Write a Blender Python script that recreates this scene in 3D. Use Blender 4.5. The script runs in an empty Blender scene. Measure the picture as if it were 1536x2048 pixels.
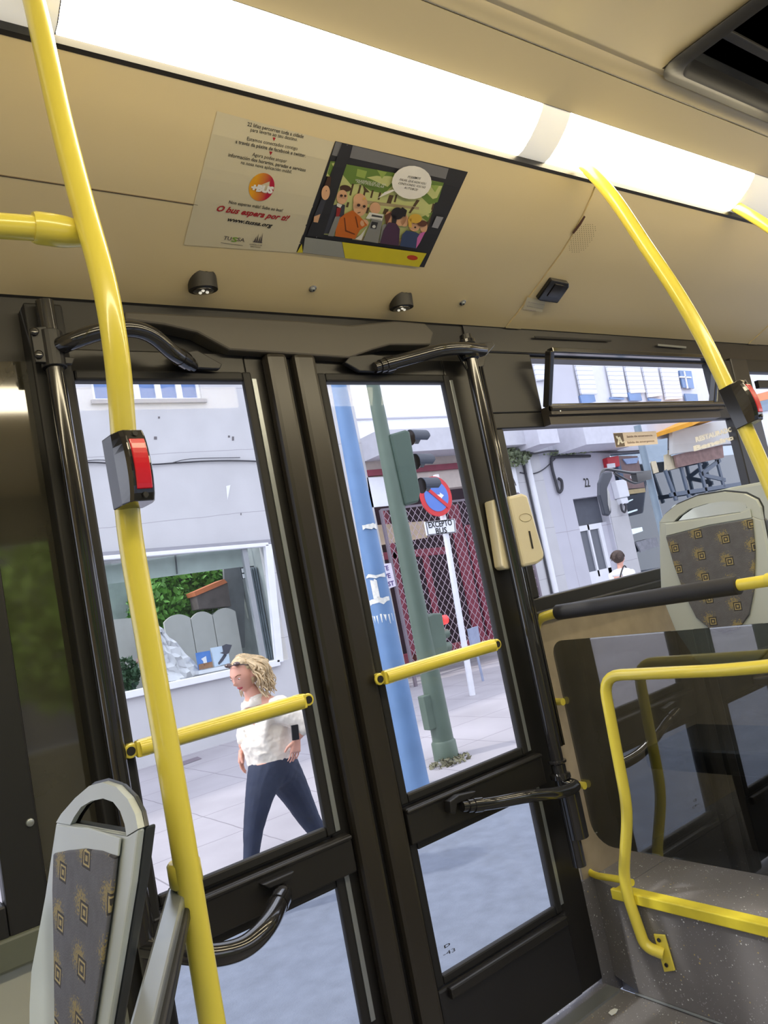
import bpy, math, random
from mathutils import Vector, Matrix
random.seed(7)
sc = bpy.context.scene
C = sc.collection
V = Vector
# ------------------------------------------------------------------ camera
W_, H_, F_ = 1536., 2048., 1540.
HC = 1.42                      # eye height over the bus floor
cx = V((2032., -249., F_)).normalized()          # world X in camera (right, down, forward)
cz = V((-3020., -15100., F_)); cz = (cz - cx*cz.dot(cx)).normalized()
cy = cz.cross(cx)
if cy.z < 0: cy = -cy
cam_d = bpy.data.cameras.new('camera'); cam = bpy.data.objects.new('camera', cam_d); C.objects.link(cam)
cam_d.sensor_fit = 'HORIZONTAL'; cam_d.sensor_width = 36.; cam_d.lens = 36.*F_/W_; cam_d.clip_start = .02; cam_d.clip_end = 300
R_ = V((cx.x, cy.x, cz.x)); D_ = V((cx.y, cy.y, cz.y)); F3 = V((cx.z, cy.z, cz.z))
M = Matrix((R_, -D_, -F3)).transposed().to_4x4(); M.translation = V((0, 0, HC))
cam.matrix_world = M
sc.camera = cam
# ------------------------------------------------------------------ world, sun, exposure
sc.view_settings.view_transform = 'Standard'; sc.view_settings.look = 'None'
sc.view_settings.exposure = 0.18; sc.view_settings.gamma = 1.0; sc.view_settings.use_curve_mapping = False
world = bpy.data.worlds.new('sky'); sc.world = world; world.use_nodes = True
SKY = 1.9
bg = world.node_tree.nodes['Background']; bg.inputs[0].default_value = (.90, .94, 1.09, 1); bg.inputs[1].default_value = SKY
sun_d = bpy.data.lights.new('sun', 'SUN'); sun_d.energy = 1.6; sun_d.angle = math.radians(2.5); sun_d.color = (1, .95, .86)
sun = bpy.data.objects.new('sun', sun_d); C.objects.link(sun)
sun.rotation_euler = V((-.55, .30, .80)).to_track_quat('Z', 'Y').to_euler()
STRIP = 17.                    # ceiling strip light
D = 1.925                      # door-side wall plane (Y)
SW = -.30                      # pavement height
YF = 10.9                      # facade plane
# ------------------------------------------------------------------ rays
def ray(px, py):
    d = V((px-768., py-1024., F_)); return V((d.dot(cx), d.dot(cy), d.dot(cz)))
O = V((0, 0, HC))
def onY(px, py, v=None): r = ray(px, py); return O + r*((D if v is None else v)/r.y)
def onX(px, py, v): r = ray(px, py); return O + r*(v/r.x)
def onZ(px, py, v): r = ray(px, py); return O + r*((v-HC)/r.z)
def onP(px, py, p0, n): r = ray(px, py); return O + r*((p0-O).dot(n)/r.dot(n))
def fY(px, py, off=0): return onY(px, py, YF-off)
# ------------------------------------------------------------------ materials
def lin(c): return tuple((x/255./12.92 if x/255. <= .04045 else ((x/255.+.055)/1.055)**2.4) for x in c)
MATS = {}
def mat(name, c, rough=.5, metal=0, spec=.5, noise=0, nscale=8, bump=0, bscale=60, coat=0):
    if name in MATS: return MATS[name]
    m = bpy.data.materials.new(name); m.use_nodes = True; nt = m.node_tree; b = nt.nodes['Principled BSDF']
    col = lin(c)+(1,)
    b.inputs['Base Color'].default_value = col; b.inputs['Roughness'].default_value = rough
    b.inputs['Metallic'].default_value = metal; b.inputs['Specular IOR Level'].default_value = spec
    if coat: b.inputs['Coat Weight'].default_value = coat; b.inputs['Coat Roughness'].default_value = .08
    tc = nt.nodes.new('ShaderNodeTexCoord')
    if noise:
        n = nt.nodes.new('ShaderNodeTexNoise'); n.inputs['Scale'].default_value = nscale; n.inputs['Detail'].default_value = 6
        nt.links.new(tc.outputs['Object'], n.inputs['Vector'])
        mr = nt.nodes.new('ShaderNodeMapRange'); mr.inputs[1].default_value = .3; mr.inputs[2].default_value = .7
        mr.inputs[3].default_value = 1-noise; mr.inputs[4].default_value = 1+noise
        nt.links.new(n.outputs[0], mr.inputs[0])
        mx = nt.nodes.new('ShaderNodeMix'); mx.data_type = 'RGBA'; mx.blend_type = 'MULTIPLY'; mx.inputs[0].default_value = 1
        mx.inputs[6].default_value = col; nt.links.new(mr.outputs[0], mx.inputs[7]); nt.links.new(mx.outputs[2], b.inputs['Base Color'])
    if bump:
        n2 = nt.nodes.new('ShaderNodeTexNoise'); n2.inputs['Scale'].default_value = bscale; n2.inputs['Detail'].default_value = 4
        nt.links.new(tc.outputs['Object'], n2.inputs['Vector'])
        bp = nt.nodes.new('ShaderNodeBump'); bp.inputs['Strength'].default_value = bump; bp.inputs['Distance'].default_value = .01
        nt.links.new(n2.outputs[0], bp.inputs['Height']); nt.links.new(bp.outputs[0], b.inputs['Normal'])
    MATS[name] = m; return m
def glass(name, tint=(1, 1, 1), ior=1.5, gloss=(1, 1, 1), boost=1.0):
    if name in MATS: return MATS[name]
    m = bpy.data.materials.new(name); m.use_nodes = True; nt = m.node_tree; nt.nodes.clear()
    o = nt.nodes.new('ShaderNodeOutputMaterial'); t = nt.nodes.new('ShaderNodeBsdfTransparent'); g = nt.nodes.new('ShaderNodeBsdfGlossy')
    t.inputs[0].default_value = (*tint, 1); g.inputs[0].default_value = (*gloss, 1); g.inputs['Roughness'].default_value = .01
    lw = nt.nodes.new('ShaderNodeLayerWeight'); lw.inputs[0].default_value = .5; f0 = ((ior-1)/(ior+1))**2
    pw = nt.nodes.new('ShaderNodeMath'); pw.operation = 'POWER'; pw.inputs[1].default_value = 5; nt.links.new(lw.outputs['Facing'], pw.inputs[0])
    ma = nt.nodes.new('ShaderNodeMath'); ma.operation = 'MULTIPLY_ADD'; ma.inputs[1].default_value = 1-f0; ma.inputs[2].default_value = f0; nt.links.new(pw.outputs[0], ma.inputs[0])
    mu = nt.nodes.new('ShaderNodeMath'); mu.operation = 'MULTIPLY'; mu.inputs[1].default_value = boost; mu.use_clamp = True
    nt.links.new(ma.outputs[0], mu.inputs[0])
    mx = nt.nodes.new('ShaderNodeMixShader'); nt.links.new(mu.outputs[0], mx.inputs[0])
    nt.links.new(t.outputs[0], mx.inputs[1]); nt.links.new(g.outputs[0], mx.inputs[2]); nt.links.new(mx.outputs[0], o.inputs[0])
    MATS[name] = m; return m
def emit(name, c, s):
    if name in MATS: return MATS[name]
    m = bpy.data.materials.new(name); m.use_nodes = True; nt = m.node_tree
    b = nt.nodes['Principled BSDF']; b.inputs['Base Color'].default_value = (*c, 1)
    b.inputs['Emission Color'].default_value = (*c, 1); b.inputs['Emission Strength'].default_value = s
    MATS[name] = m; return m
def N(nt, t, **k):
    n = nt.nodes.new(t)
    for a, b in k.items(): setattr(n, a, b)
    return n
def math_n(nt, op, a, b=None, clamp=False):
    n = N(nt, 'ShaderNodeMath', operation=op, use_clamp=clamp)
    for i, x in enumerate((a, b)):
        if x is None: continue
        if hasattr(x, 'links') or hasattr(x, 'node'): nt.links.new(x, n.inputs[i])
        else: n.inputs[i].default_value = x
    return n.outputs[0]
def speckle_mat():
    m = mat('speckled_vinyl', (114, 113, 117), .42, noise=.14, nscale=3.5)
    nt = m.node_tree; b = nt.nodes['Principled BSDF']; src = b.inputs['Base Color'].links[0].from_socket
    tc = N(nt, 'ShaderNodeTexCoord')
    cur = src
    for sc_, th, col in ((75, .075, (205, 208, 212)), (48, .05, (178, 160, 110)), (130, .10, (150, 150, 158))):
        v = N(nt, 'ShaderNodeTexVoronoi'); v.inputs['Scale'].default_value = sc_; nt.links.new(tc.outputs['Object'], v.inputs['Vector'])
        n = N(nt, 'ShaderNodeTexNoise'); n.inputs['Scale'].default_value = sc_*.35; nt.links.new(tc.outputs['Object'], n.inputs['Vector'])
        lim = math_n(nt, 'MULTIPLY', math_n(nt, 'SUBTRACT', n.outputs[0], .36, True), th*9)
        f = math_n(nt, 'LESS_THAN', v.outputs['Distance'], lim)
        mx = N(nt, 'ShaderNodeMix', data_type='RGBA'); nt.links.new(f, mx.inputs[0]); nt.links.new(cur, mx.inputs[6])
        mx.inputs[7].default_value = lin(col)+(1,); cur = mx.outputs[2]
    nt.links.new(cur, b.inputs['Base Color'])
    return m
def fabric_mat(name='patterned_seat_fabric', PY=.096, KY=1.):
    m = mat(name, (92, 93, 101), .9, noise=.10, nscale=40, bump=.25, bscale=350)
    nt = m.node_tree; b = nt.nodes['Principled BSDF']; src = b.inputs['Base Color'].links[0].from_socket
    tc = N(nt, 'ShaderNodeTexCoord'); sp = N(nt, 'ShaderNodeSeparateXYZ'); nt.links.new(tc.outputs['Object'], sp.inputs[0])
    PZ = .074
    u = math_n(nt, 'DIVIDE', sp.outputs['Y'], PY); colm = math_n(nt, 'FLOOR', u); odd = math_n(nt, 'MODULO', math_n(nt, 'ABSOLUTE', colm), 2.)
    w = math_n(nt, 'ADD', math_n(nt, 'DIVIDE', sp.outputs['Z'], PZ), math_n(nt, 'MULTIPLY', odd, .45))
    fu = math_n(nt, 'MULTIPLY', math_n(nt, 'SUBTRACT', math_n(nt, 'FRACT', u), .5), PY/.08/KY); fw = math_n(nt, 'MULTIPLY', math_n(nt, 'SUBTRACT', math_n(nt, 'FRACT', w), .5), PZ/.08)
    d = math_n(nt, 'MAXIMUM', math_n(nt, 'ABSOLUTE', fu), math_n(nt, 'ABSOLUTE', fw))
    def band(a, bb): return math_n(nt, 'MULTIPLY', math_n(nt, 'GREATER_THAN', d, a), math_n(nt, 'LESS_THAN', d, bb))
    # halo of yellow specks beside each motif
    n = N(nt, 'ShaderNodeTexNoise'); n.inputs['Scale'].default_value = 260; nt.links.new(tc.outputs['Object'], n.inputs['Vector'])
    hx = math_n(nt, 'SUBTRACT', fu, .14); hz = math_n(nt, 'SUBTRACT', fw, .12)
    rr = math_n(nt, 'SQRT', math_n(nt, 'ADD', math_n(nt, 'MULTIPLY', hx, hx), math_n(nt, 'MULTIPLY', hz, hz)))
    halo = math_n(nt, 'GREATER_THAN', math_n(nt, 'SUBTRACT', n.outputs[0], math_n(nt, 'MULTIPLY', rr, 1.1)), .27)
    cur = src
    for f, col in ((halo, (138, 126, 90)), (math_n(nt, 'LESS_THAN', d, .17), (62, 60, 62)), (band(.10, .135), (164, 150, 108)), (math_n(nt, 'LESS_THAN', d, .05), (154, 140, 100)), (band(.155, .18), (48, 47, 50))):
        mx = N(nt, 'ShaderNodeMix', data_type='RGBA'); nt.links.new(f, mx.inputs[0]); nt.links.new(cur, mx.inputs[6])
        mx.inputs[7].default_value = lin(col)+(1,); cur = mx.outputs[2]
    nt.links.new(cur, b.inputs['Base Color'])
    return m
def grid_mat(name, c, line, sx, sz, axis='X', axis2='Z', lw=.012, rough=.9, noise=.07, nscale=1.3, bump=.15):
    m = mat(name, c, rough, noise=noise, nscale=nscale, bump=bump, bscale=25)
    nt = m.node_tree; b = nt.nodes['Principled BSDF']; src = b.inputs['Base Color'].links[0].from_socket
    g = N(nt, 'ShaderNodeNewGeometry'); sp = N(nt, 'ShaderNodeSeparateXYZ'); nt.links.new(g.outputs['Position'], sp.inputs[0])
    n = N(nt, 'ShaderNodeTexNoise'); n.inputs['Scale'].default_value = 3; nt.links.new(g.outputs['Position'], n.inputs['Vector'])
    fs = []
    for ax, s in ((axis, sx), (axis2, sz)):
        if not s: continue
        q = math_n(nt, 'ADD', sp.outputs[ax], math_n(nt, 'MULTIPLY', n.outputs[0], .03))
        fr = math_n(nt, 'FRACT', math_n(nt, 'DIVIDE', q, s))
        fs.append(math_n(nt, 'LESS_THAN', fr, lw/s))
    f = fs[0] if len(fs) == 1 else math_n(nt, 'MAXIMUM', fs[0], fs[1])
    mx = N(nt, 'ShaderNodeMix', data_type='RGBA'); nt.links.new(f, mx.inputs[0]); nt.links.new(src, mx.inputs[6])
    mx.inputs[7].default_value = lin(line)+(1,); nt.links.new(mx.outputs[2], b.inputs['Base Color'])
    return m
YEL = mat('yellow_paint', (218, 204, 80), .28, coat=.5, noise=.03, nscale=3)
YELT = mat('yellow_trim', (212, 198, 60), .45, noise=.12, nscale=12)
CREAM = mat('cream_laminate', (222, 204, 160), .38, noise=.02, nscale=2)
CREAMC = mat('ceiling_plastic', (204, 190, 154), .35, noise=.02, nscale=2)
BLK = mat('black_gloss', (32, 32, 35), .13, coat=.6, noise=.06, nscale=9)
BLKM = mat('black_satin', (28, 28, 31), .42, noise=.08, nscale=7)
DARK = mat('dark_header', (38, 37, 36), .5, noise=.08, nscale=4)
RUB = mat('black_rubber', (20, 20, 22), .6, noise=.05, nscale=12)
SHELL = mat('grey_seat_shell', (176, 184, 184), .32, noise=.03, nscale=5)
SHELLD = mat('dark_seat_shell', (50, 54, 58), .35, noise=.03, nscale=5)
ALU = mat('grey_aluminium', (150, 156, 160), .3, metal=.6, noise=.03, nscale=10)
WALLG = mat('grey_green_laminate', (160, 163, 156), .5, noise=.03, nscale=5)
CHR = mat('chrome', (200, 200, 200), .2, metal=1, noise=.02, nscale=10)
PAPER = mat('pale_paper', (212, 202, 172), .5, noise=.01, nscale=4)
INK = mat('black_ink', (30, 28, 28), .6, noise=.01, nscale=4)
RED = mat('red_plastic', (200, 22, 42), .25, coat=.4, noise=.04, nscale=20)
GL = glass('clear_glass', (.98, .985, .985), 1.45, boost=.16)
GLT = glass('tinted_glass', (.42, .44, .45), 1.5, boost=3.6)
SPK = speckle_mat(); FAB = fabric_mat(); FAB2 = fabric_mat('patterned_seat_fabric_wide', .135, 1.6)
# ------------------------------------------------------------------ objects
org = {}
def tag(o, label=None, cat=None, group=None, kind=None):
    if label: o['label'] = label
    if cat: o['category'] = cat
    if group: o['group'] = group
    if kind: o['kind'] = kind
    return o
def thing(name, label, cat, loc, group=None, kind=None):
    o = bpy.data.objects.new(name, None); o.empty_display_size = .05; C.objects.link(o); o.location = V(loc)
    org[o.name] = V(loc); return tag(o, label, cat, group, kind)
class MB:
    def __init__(s): s.v = []; s.f = []
    def add(s, vs, fs): k = len(s.v); s.v += [V(x) for x in vs]; s.f += [[i+k for i in f] for f in fs]; return s
    def box(s, a, b):
        x0, y0, z0 = a; x1, y1, z1 = b
        return s.add([(x0,y0,z0),(x1,y0,z0),(x1,y1,z0),(x0,y1,z0),(x0,y0,z1),(x1,y0,z1),(x1,y1,z1),(x0,y1,z1)],
                     [(0,3,2,1),(4,5,6,7),(0,1,5,4),(1,2,6,5),(2,3,7,6),(3,0,4,7)])
    def bar(s, p, q, w, h, up=(0, 0, 1)):
        p = V(p); q = V(q); d = (q-p).normalized(); u = V(up); sd = d.cross(u)
        if sd.length < 1e-4: sd = d.cross(V((0, 1, 0)))
        sd.normalize(); u = sd.cross(d).normalized(); sd = sd*w/2; u = u*h/2
        return s.add([p-sd-u, p+sd-u, p+sd+u, p-sd+u, q-sd-u, q+sd-u, q+sd+u, q-sd+u],
                     [(0,3,2,1),(4,5,6,7),(0,1,5,4),(1,2,6,5),(2,3,7,6),(3,0,4,7)])
    def prism(s, poly, ext):
        poly = [V(p) for p in poly]; n = len(poly); e = V(ext)
        return s.add(poly+[p+e for p in poly], [list(range(n))[::-1], list(range(n, 2*n))]+[(i, (i+1) % n, (i+1) % n+n, i+n) for i in range(n)])
    def poly(s, pts): return s.add(pts, [list(range(len(pts)))])
    def tube(s, pts, r, seg=20, caps=True, smooth=True):
        pts = [V(p) for p in pts]
        if smooth and len(pts) > 2: pts = spline(pts)
        n = len(pts); rs = r if isinstance(r, (list, tuple)) else None
        t0 = (pts[1]-pts[0]).normalized(); ref = V((0, 0, 1)) if abs(t0.z) < .9 else V((1, 0, 0))
        u = t0.cross(ref).normalized(); vs = []
        for i, p in enumerate(pts):
            t = (pts[min(i+1, n-1)]-pts[max(i-1, 0)]).normalized()
            u = (u-t*u.dot(t)).normalized(); w = t.cross(u)
            rr = r if rs is None else rs[0]+(rs[-1]-rs[0])*i/(n-1)
            for k in range(seg):
                a = 2*math.pi*k/seg; vs.append(p+(u*math.cos(a)+w*math.sin(a))*rr)
        fs = [(i*seg+k, i*seg+(k+1) % seg, (i+1)*seg+(k+1) % seg, (i+1)*seg+k) for i in range(n-1) for k in range(seg)]
        if caps: fs += [list(range(seg))[::-1], [(n-1)*seg+k for k in range(seg)]]
        return s.add(vs, fs)
    def lathe(s, p, axis, prof, seg=24):      # prof: list of (distance along axis, radius)
        p = V(p); t = V(axis).normalized(); ref = V((0, 0, 1)) if abs(t.z) < .9 else V((1, 0, 0))
        u = t.cross(ref).normalized(); w = t.cross(u); vs = []
        for h, r in prof:
            for k in range(seg):
                a = 2*math.pi*k/seg; vs.append(p+t*h+(u*math.cos(a)+w*math.sin(a))*r)
        n = len(prof)
        fs = [(i*seg+k, i*seg+(k+1) % seg, (i+1)*seg+(k+1) % seg, (i+1)*seg+k) for i in range(n-1) for k in range(seg)]
        fs += [list(range(seg))[::-1], [(n-1)*seg+k for k in range(seg)]]
        return s.add(vs, fs)
    def ball(s, p, r, seg=16):
        p = V(p); rx = r if isinstance(r, (tuple, list)) else (r, r, r); vs = []; n = seg//2
        for i in range(n+1):
            a = math.pi*i/n
            for k in range(seg):
                b = 2*math.pi*k/seg; vs.append(p+V((math.sin(a)*math.cos(b)*rx[0], math.sin(a)*math.sin(b)*rx[1], math.cos(a)*rx[2])))
        return s.add(vs, [(i*seg+k, (i+1)*seg+k, (i+1)*seg+(k+1) % seg, i*seg+(k+1) % seg) for i in range(n) for k in range(seg)])
    def build(s, name, m, parent=None, bevel=0, smooth=False, label=None, cat=None, group=None, kind=None, solid=0):
        if parent is not None: o0 = org[parent.name]
        else:
            zs = min(v.z for v in s.v); o0 = V((sum(v.x for v in s.v)/len(s.v), sum(v.y for v in s.v)/len(s.v), zs))
        me = bpy.data.meshes.new(name); me.from_pydata([v-o0 for v in s.v], [], s.f); me.update()
        o = bpy.data.objects.new(name, me); C.objects.link(o); me.materials.append(m)
        if parent is not None: o.parent = parent
        else: o.location = o0
        org[o.name] = o0
        if smooth:
            for p in me.polygons: p.use_smooth = True
            try: me.set_sharp_from_angle(angle=math.radians(42))
            except Exception: pass
        if solid:
            md = o.modifiers.new('solid', 'SOLIDIFY'); md.thickness = solid
        if bevel:
            md = o.modifiers.new('bevel', 'BEVEL'); md.width = bevel; md.segments = 2; md.limit_method = 'ANGLE'; md.angle_limit = math.radians(35)
        return tag(o, label, cat, group, kind)
def spline(pts, n=7):
    q = [pts[0]*2-pts[1]]+pts+[pts[-1]*2-pts[-2]]; out = []
    for i in range(1, len(q)-2):
        a, b, c, d = q[i-1:i+3]
        for k in range(n):
            t = k/n; out.append(.5*((2*b)+(c-a)*t+(2*a-5*b+4*c-d)*t*t+(3*b-a-3*c+d)*t**3))
    return out+[pts[-1]]
def fillet(pts, r, n=6):      # straight runs with rounded corners
    pts = [V(p) for p in pts]; out = [pts[0]]
    for i in range(1, len(pts)-1):
        a, b, c = pts[i-1:i+2]; rr = min(r, (a-b).length*.45, (c-b).length*.45)
        p = b+(a-b).normalized()*rr; q = b+(c-b).normalized()*rr
        for k in range(n+1): t = k/n; out.append(p*(1-t)**2+b*2*t*(1-t)+q*t*t)
    return out+[pts[-1]]
def tubef(mb, pts, r, fr=.06, seg=20): return mb.tube(fillet(pts, fr), r, seg, smooth=False)
def text2d(s, size=1., bold=0., shear=0.):
    cu = bpy.data.curves.new('t', 'FONT'); cu.body = s; cu.size = 1.; cu.offset = bold; cu.shear = shear; cu.resolution_u = 2
    ob = bpy.data.objects.new('t', cu); C.objects.link(ob)
    dg = bpy.context.evaluated_depsgraph_get(); dg.update(); me = bpy.data.meshes.new_from_object(ob.evaluated_get(dg))
    vs = [(v.co.x, v.co.y) for v in me.vertices]; fs = [list(p.vertices) for p in me.polygons]
    bpy.data.objects.remove(ob); bpy.data.curves.remove(cu); bpy.data.meshes.remove(me)
    x0 = min(v[0] for v in vs); x1 = max(v[0] for v in vs)
    return [((x-x0)/(x1-x0), y) for x, y in vs], fs
def text_on(mb, s, a, b, up, h, bold=0., shear=0., m=None):
    """text between 3D points a and b, cap height h along up; m maps each point"""
    vs, fs = text2d(s, 1, bold, shear); a = V(a); b = V(b); up = V(up)
    pts = [a+(b-a)*x+up*(y*h/.7) for x, y in vs]
    if m: pts = [m(p) for p in pts]
    return mb.add(pts, fs)
# ==================================================================== BUS SHELL
X0, X1 = -2.6, 5.6
YC = .675                                             # centre line of the bus; the far side mirrors the near one
PROF = [(1.925, 2.309), (1.848, 2.340), (1.775, 2.374), (1.718, 2.400), (1.661, 2.427), (1.607, 2.452), (1.554, 2.482), (1.484, 2.531), (1.432, 2.576), (1.405, 2.606)]
def strip(mb, prof, x0, x1, t=.012):
    n = len(prof); vs = []
    for x in (x0, x1):
        for i, (y, z) in enumerate(prof): vs.append((x, y, z))
        for i, (y, z) in enumerate(prof):
            a = prof[max(i-1, 0)]; b = prof[min(i+1, n-1)]; d = V((0, b[0]-a[0], b[1]-a[1])).normalized()
            nn = V((0, -d.z, d.y));
            if nn.z < 0: nn = -nn
            vs.append((x, y+nn.y*t, z+nn.z*t))
    k = 2*n; f = []
    for i in range(n-1):
        f += [(i, i+1, k+i+1, k+i), (n+i, k+n+i, k+n+i+1, n+i+1)]
        f += [(i, n+i, n+i+1, i+1), (k+i, k+i+1, k+n+i+1, k+n+i)]
    f += [(0, k, k+n, n), (n-1, 2*n-1, 2*k-1, k+n-1)]
    return mb.add(vs, f)
def pr(px, py, off=0.):                               # photo pixel -> point on the curved panel
    r = ray(px, py); best = None
    for (y0, z0), (y1, z1) in zip(PROF, PROF[1:]):
        n = V((0, z1-z0, y0-y1)); t = (V((0, y0, z0))-O).dot(n)/r.dot(n); p = O+r*t
        u = (p.z-z0)/(z1-z0)
        if best is None or abs(u-.5) < best[0]: nn = n.normalized(); best = (abs(u-.5), p, nn if nn.y < 0 or nn.z < 0 else -nn)
    nn = best[2]
    if nn.z > 0: nn = -nn
    return best[1]+nn*off
SEAM = onX(1010, 655, 2.2).x if 0 else onY(1010, 655).x
SEAM2 = SEAM+.085
# curved cream panels (each bay one panel)
for i, (a, b, lab) in enumerate(((X0, SEAM, 'trim_1'), (SEAM2, 4.02, 'trim_2'), (4.11, X1, 'trim_3'))):
    strip(MB(), PROF, a+.002, b-.002).build(lab, CREAM, smooth=True, kind='structure')
for i, (a, b) in enumerate(((SEAM, SEAM2), (4.02, 4.11))):
    strip(MB(), [(y-.003, z-.003) for y, z in PROF], a+.001, b-.001).build('trim_%d' % (i+4), CREAM, smooth=True, kind='structure')
MB().box((X0, 1.395, 2.600), (X1, 1.425, 2.618)).build('trim_6', BLKM, kind='structure')   # dark rail under the strip light
GROOVE = mat('panel_groove', (120, 104, 82), .8, noise=.05)
q0 = pr(0, 350); zc = q0.z; yc = q0.y
MB().box((X0, yc-.0014, zc-.0012), (pr(395, 411).x, yc+.004, zc+.0012)).build('trim_7', GROOVE, kind='structure')
# ceiling in one folded surface
CP = [(1.262, 2.700), (1.20, 2.732), (1.150, 2.757), (1.142, 2.757), (1.117, 2.766), (1.105, 2.780), (.675, 2.795)]
HX0, HX1, HY0, HY1 = 2.17, 3.30, .27, 1.085
HZ = 2.780
cm = MB(); strip(cm, CP[:3], X0, X1); strip(cm, [(1.146, 2.760), (1.117, 2.766), (1.105, 2.780)], X0, X1)
strip(cm, [(2*YC-y, z) for y, z in CP[:3]], X0, X1); strip(cm, [(2*YC-y, z) for y, z in CP[2:6]], X0, X1)
cm.box((X0, .245, 2.780), (HX0, 1.105, 2.80)); cm.box((HX1, .245, 2.780), (X1, 1.105, 2.80)); cm.box((HX0, .245, 2.780), (HX1, HY0, 2.80)); cm.box((HX0, HY1, 2.780), (HX1, 1.105, 2.80))
cm.build('ceiling', CREAMC, smooth=True, kind='structure')
# far side cove
strip(MB(), [(2*YC-y, z) for y, z in PROF], X0, X1).build('trim_8', CREAM, smooth=True, kind='structure')
# strip lights
LS = [(1.395, 2.618), (1.372, 2.622), (1.335, 2.640), (1.300, 2.664), (1.275, 2.688), (1.266, 2.702)]
EM = emit('lit_diffuser', (1., .86, .58), STRIP); OPAL = emit('opal_cover', (.95, .92, .84), .30)  # opal cover given weak emission in place of tube light spreading through it
def lx(px, py): return onP(px, py, V((0, 1.33, 2.645)), V((0, .58, .81))).x
segs = [(X0, lx(120, 0), 0), (lx(120, 0), lx(1082, 228), 1), (lx(1082, 228), lx(1132, 255), 0), (lx(1132, 255), lx(1490, 385), 1), (lx(1490, 385), lx(1560, 410), 0), (lx(1560, 410), X1-.6, 1)]
ll = ['long glowing strip light diffuser above the advertising poster', 'glowing strip light section over the middle yellow pole', 'glowing strip light section at the far front end']
k = 0
for a, b, on in segs:
    if on:
        t = thing('strip_light', ll[k], 'strip light', ((a+b)/2, 1.33, 2.62), 'strip lights along the ceiling edge'); k += 1
        strip(MB(), LS, a+.004, b-.004, .006).build('diffuser', EM, t, smooth=True)
        MB().box((a+.01, 1.30, 2.69), (b-.01, 1.38, 2.72)).build('housing', ALU, t)
    else:
        strip(MB(), LS, a, b, .006).build('trim_%d' % (20+int(a*3)), OPAL, smooth=True, kind='structure')
t = thing('strip_light', 'glowing strip light on the far side of the bus ceiling', 'strip light', (1.2, .02, 2.62), 'strip lights along the ceiling edge')
strip(MB(), [(2*YC-y, z) for y, z in LS], X0+.3, X1-.6, .006).build('diffuser', EM, t, smooth=True)
# roof hatch
HB = mat('hatch_interior', (44, 43, 42), .6, noise=.1); HFR = mat('hatch_frame', (34, 34, 36), .45, noise=.05)
t = thing('roof_hatch', 'dark grey recessed roof hatch with rounded corners in the ceiling', 'roof hatch', ((HX0+HX1)/2, (HY0+HY1)/2, 2.76))
def rrect(x0, y0, x1, y1, r, z, n=6):
    out = []
    for cxx, cyy, a0 in ((x1-r, y1-r, 0), (x0+r, y1-r, 90), (x0+r, y0+r, 180), (x1-r, y0+r, 270)):
        for k in range(n+1):
            a = math.radians(a0+90*k/n); out.append(V((cxx+r*math.cos(a), cyy+r*math.sin(a), z)))
    return out
fm = MB(); lo = rrect(HX0-.02, HY0-.02, HX1+.02, HY1+.016, .07, 2.772); li = rrect(HX0+.022, HY0+.022, HX1-.022, HY1-.022, .06, 2.760); li2 = rrect(HX0+.05, HY0+.05, HX1-.05, HY1-.05, .05, 2.80); n = len(lo)
fm.add(lo+li+li2, [(i, (i+1) % n, n+(i+1) % n, n+i) for i in range(n)]+[(n+i, n+(i+1) % n, 2*n+(i+1) % n, 2*n+i) for i in range(n)]); fm.build('frame', HFR, t, smooth=True, solid=.006)
MB().box((HX0+.05, HY0+.05, 2.84), (HX1-.05, HY1-.05, 2.85)).build('lid', HB, t)
rb = MB()
for k in range(4): y = HY0+.18+.16*k; rb.box((HX0+.09, y, 2.825), (HX1-.09, y+.03, 2.838))
rb.build('rib', HB, t, bevel=.004)
# floor, platform
MB().box((X0, 2*YC-D, -.06), (1.973, D+.03, 0)).build('floor', SPK, kind='structure')
MB().box((2.06, 1.784, -.06), (X1, D, .325)).build('trim_60', SPK, kind='structure')
MB().box((1.966, D-.004, -.05), (2.07, D+.06, .33)).build('trim_61', SPK, kind='structure')
MB().box((1.973, 2*YC-D, -.06), (X1, 1.784, .325)).build('trim_9', SPK, kind='structure', bevel=.004)
MB().bar((1.30, D-.055, .004), (1.96, D-.055, .004), .05, .008).build('trim_10', ALU, kind='structure')
# step face panel, angled filler and corner filler
p0 = onX(1280, 1992, 1.965)
mb = MB(); mb.prism([(1.985, 1.784, .0), (1.985, 1.784, .3249), (2.03, 1.922, .3249), (2.03, 1.922, 0)], (.08, 0, 0)); mb.build('trim_11', SPK, kind='structure')
MB().tube([(1.968, 1.79, .006), (1.968, .6, .006)], .004, 8).build('trim_12', ALU, kind='structure')
# yellow step edge
t = thing('step_edge', 'yellow nosing along the edge of the raised speckled platform', 'step edge', (1.97, 1.3, .32))
mb = MB(); mb.box((1.955, .1, .305), (1.972, 1.79, .338)); mb.box((1.972, .1, .3255), (2.01, 1.79, .332)); mb.build('nosing', YELT, t, bevel=.004)
c1 = onX(1170, 1735, 2.03); c2 = onX(1190, 1750, 2.02); c3 = onX(1235, 1758, 1.985)
mb = MB(); mb.tube([c1, c2, c3, c3+V((-.002, -.06, .0))], .011, 12); mb.build('end_curl', YELT, t, smooth=True)
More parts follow.
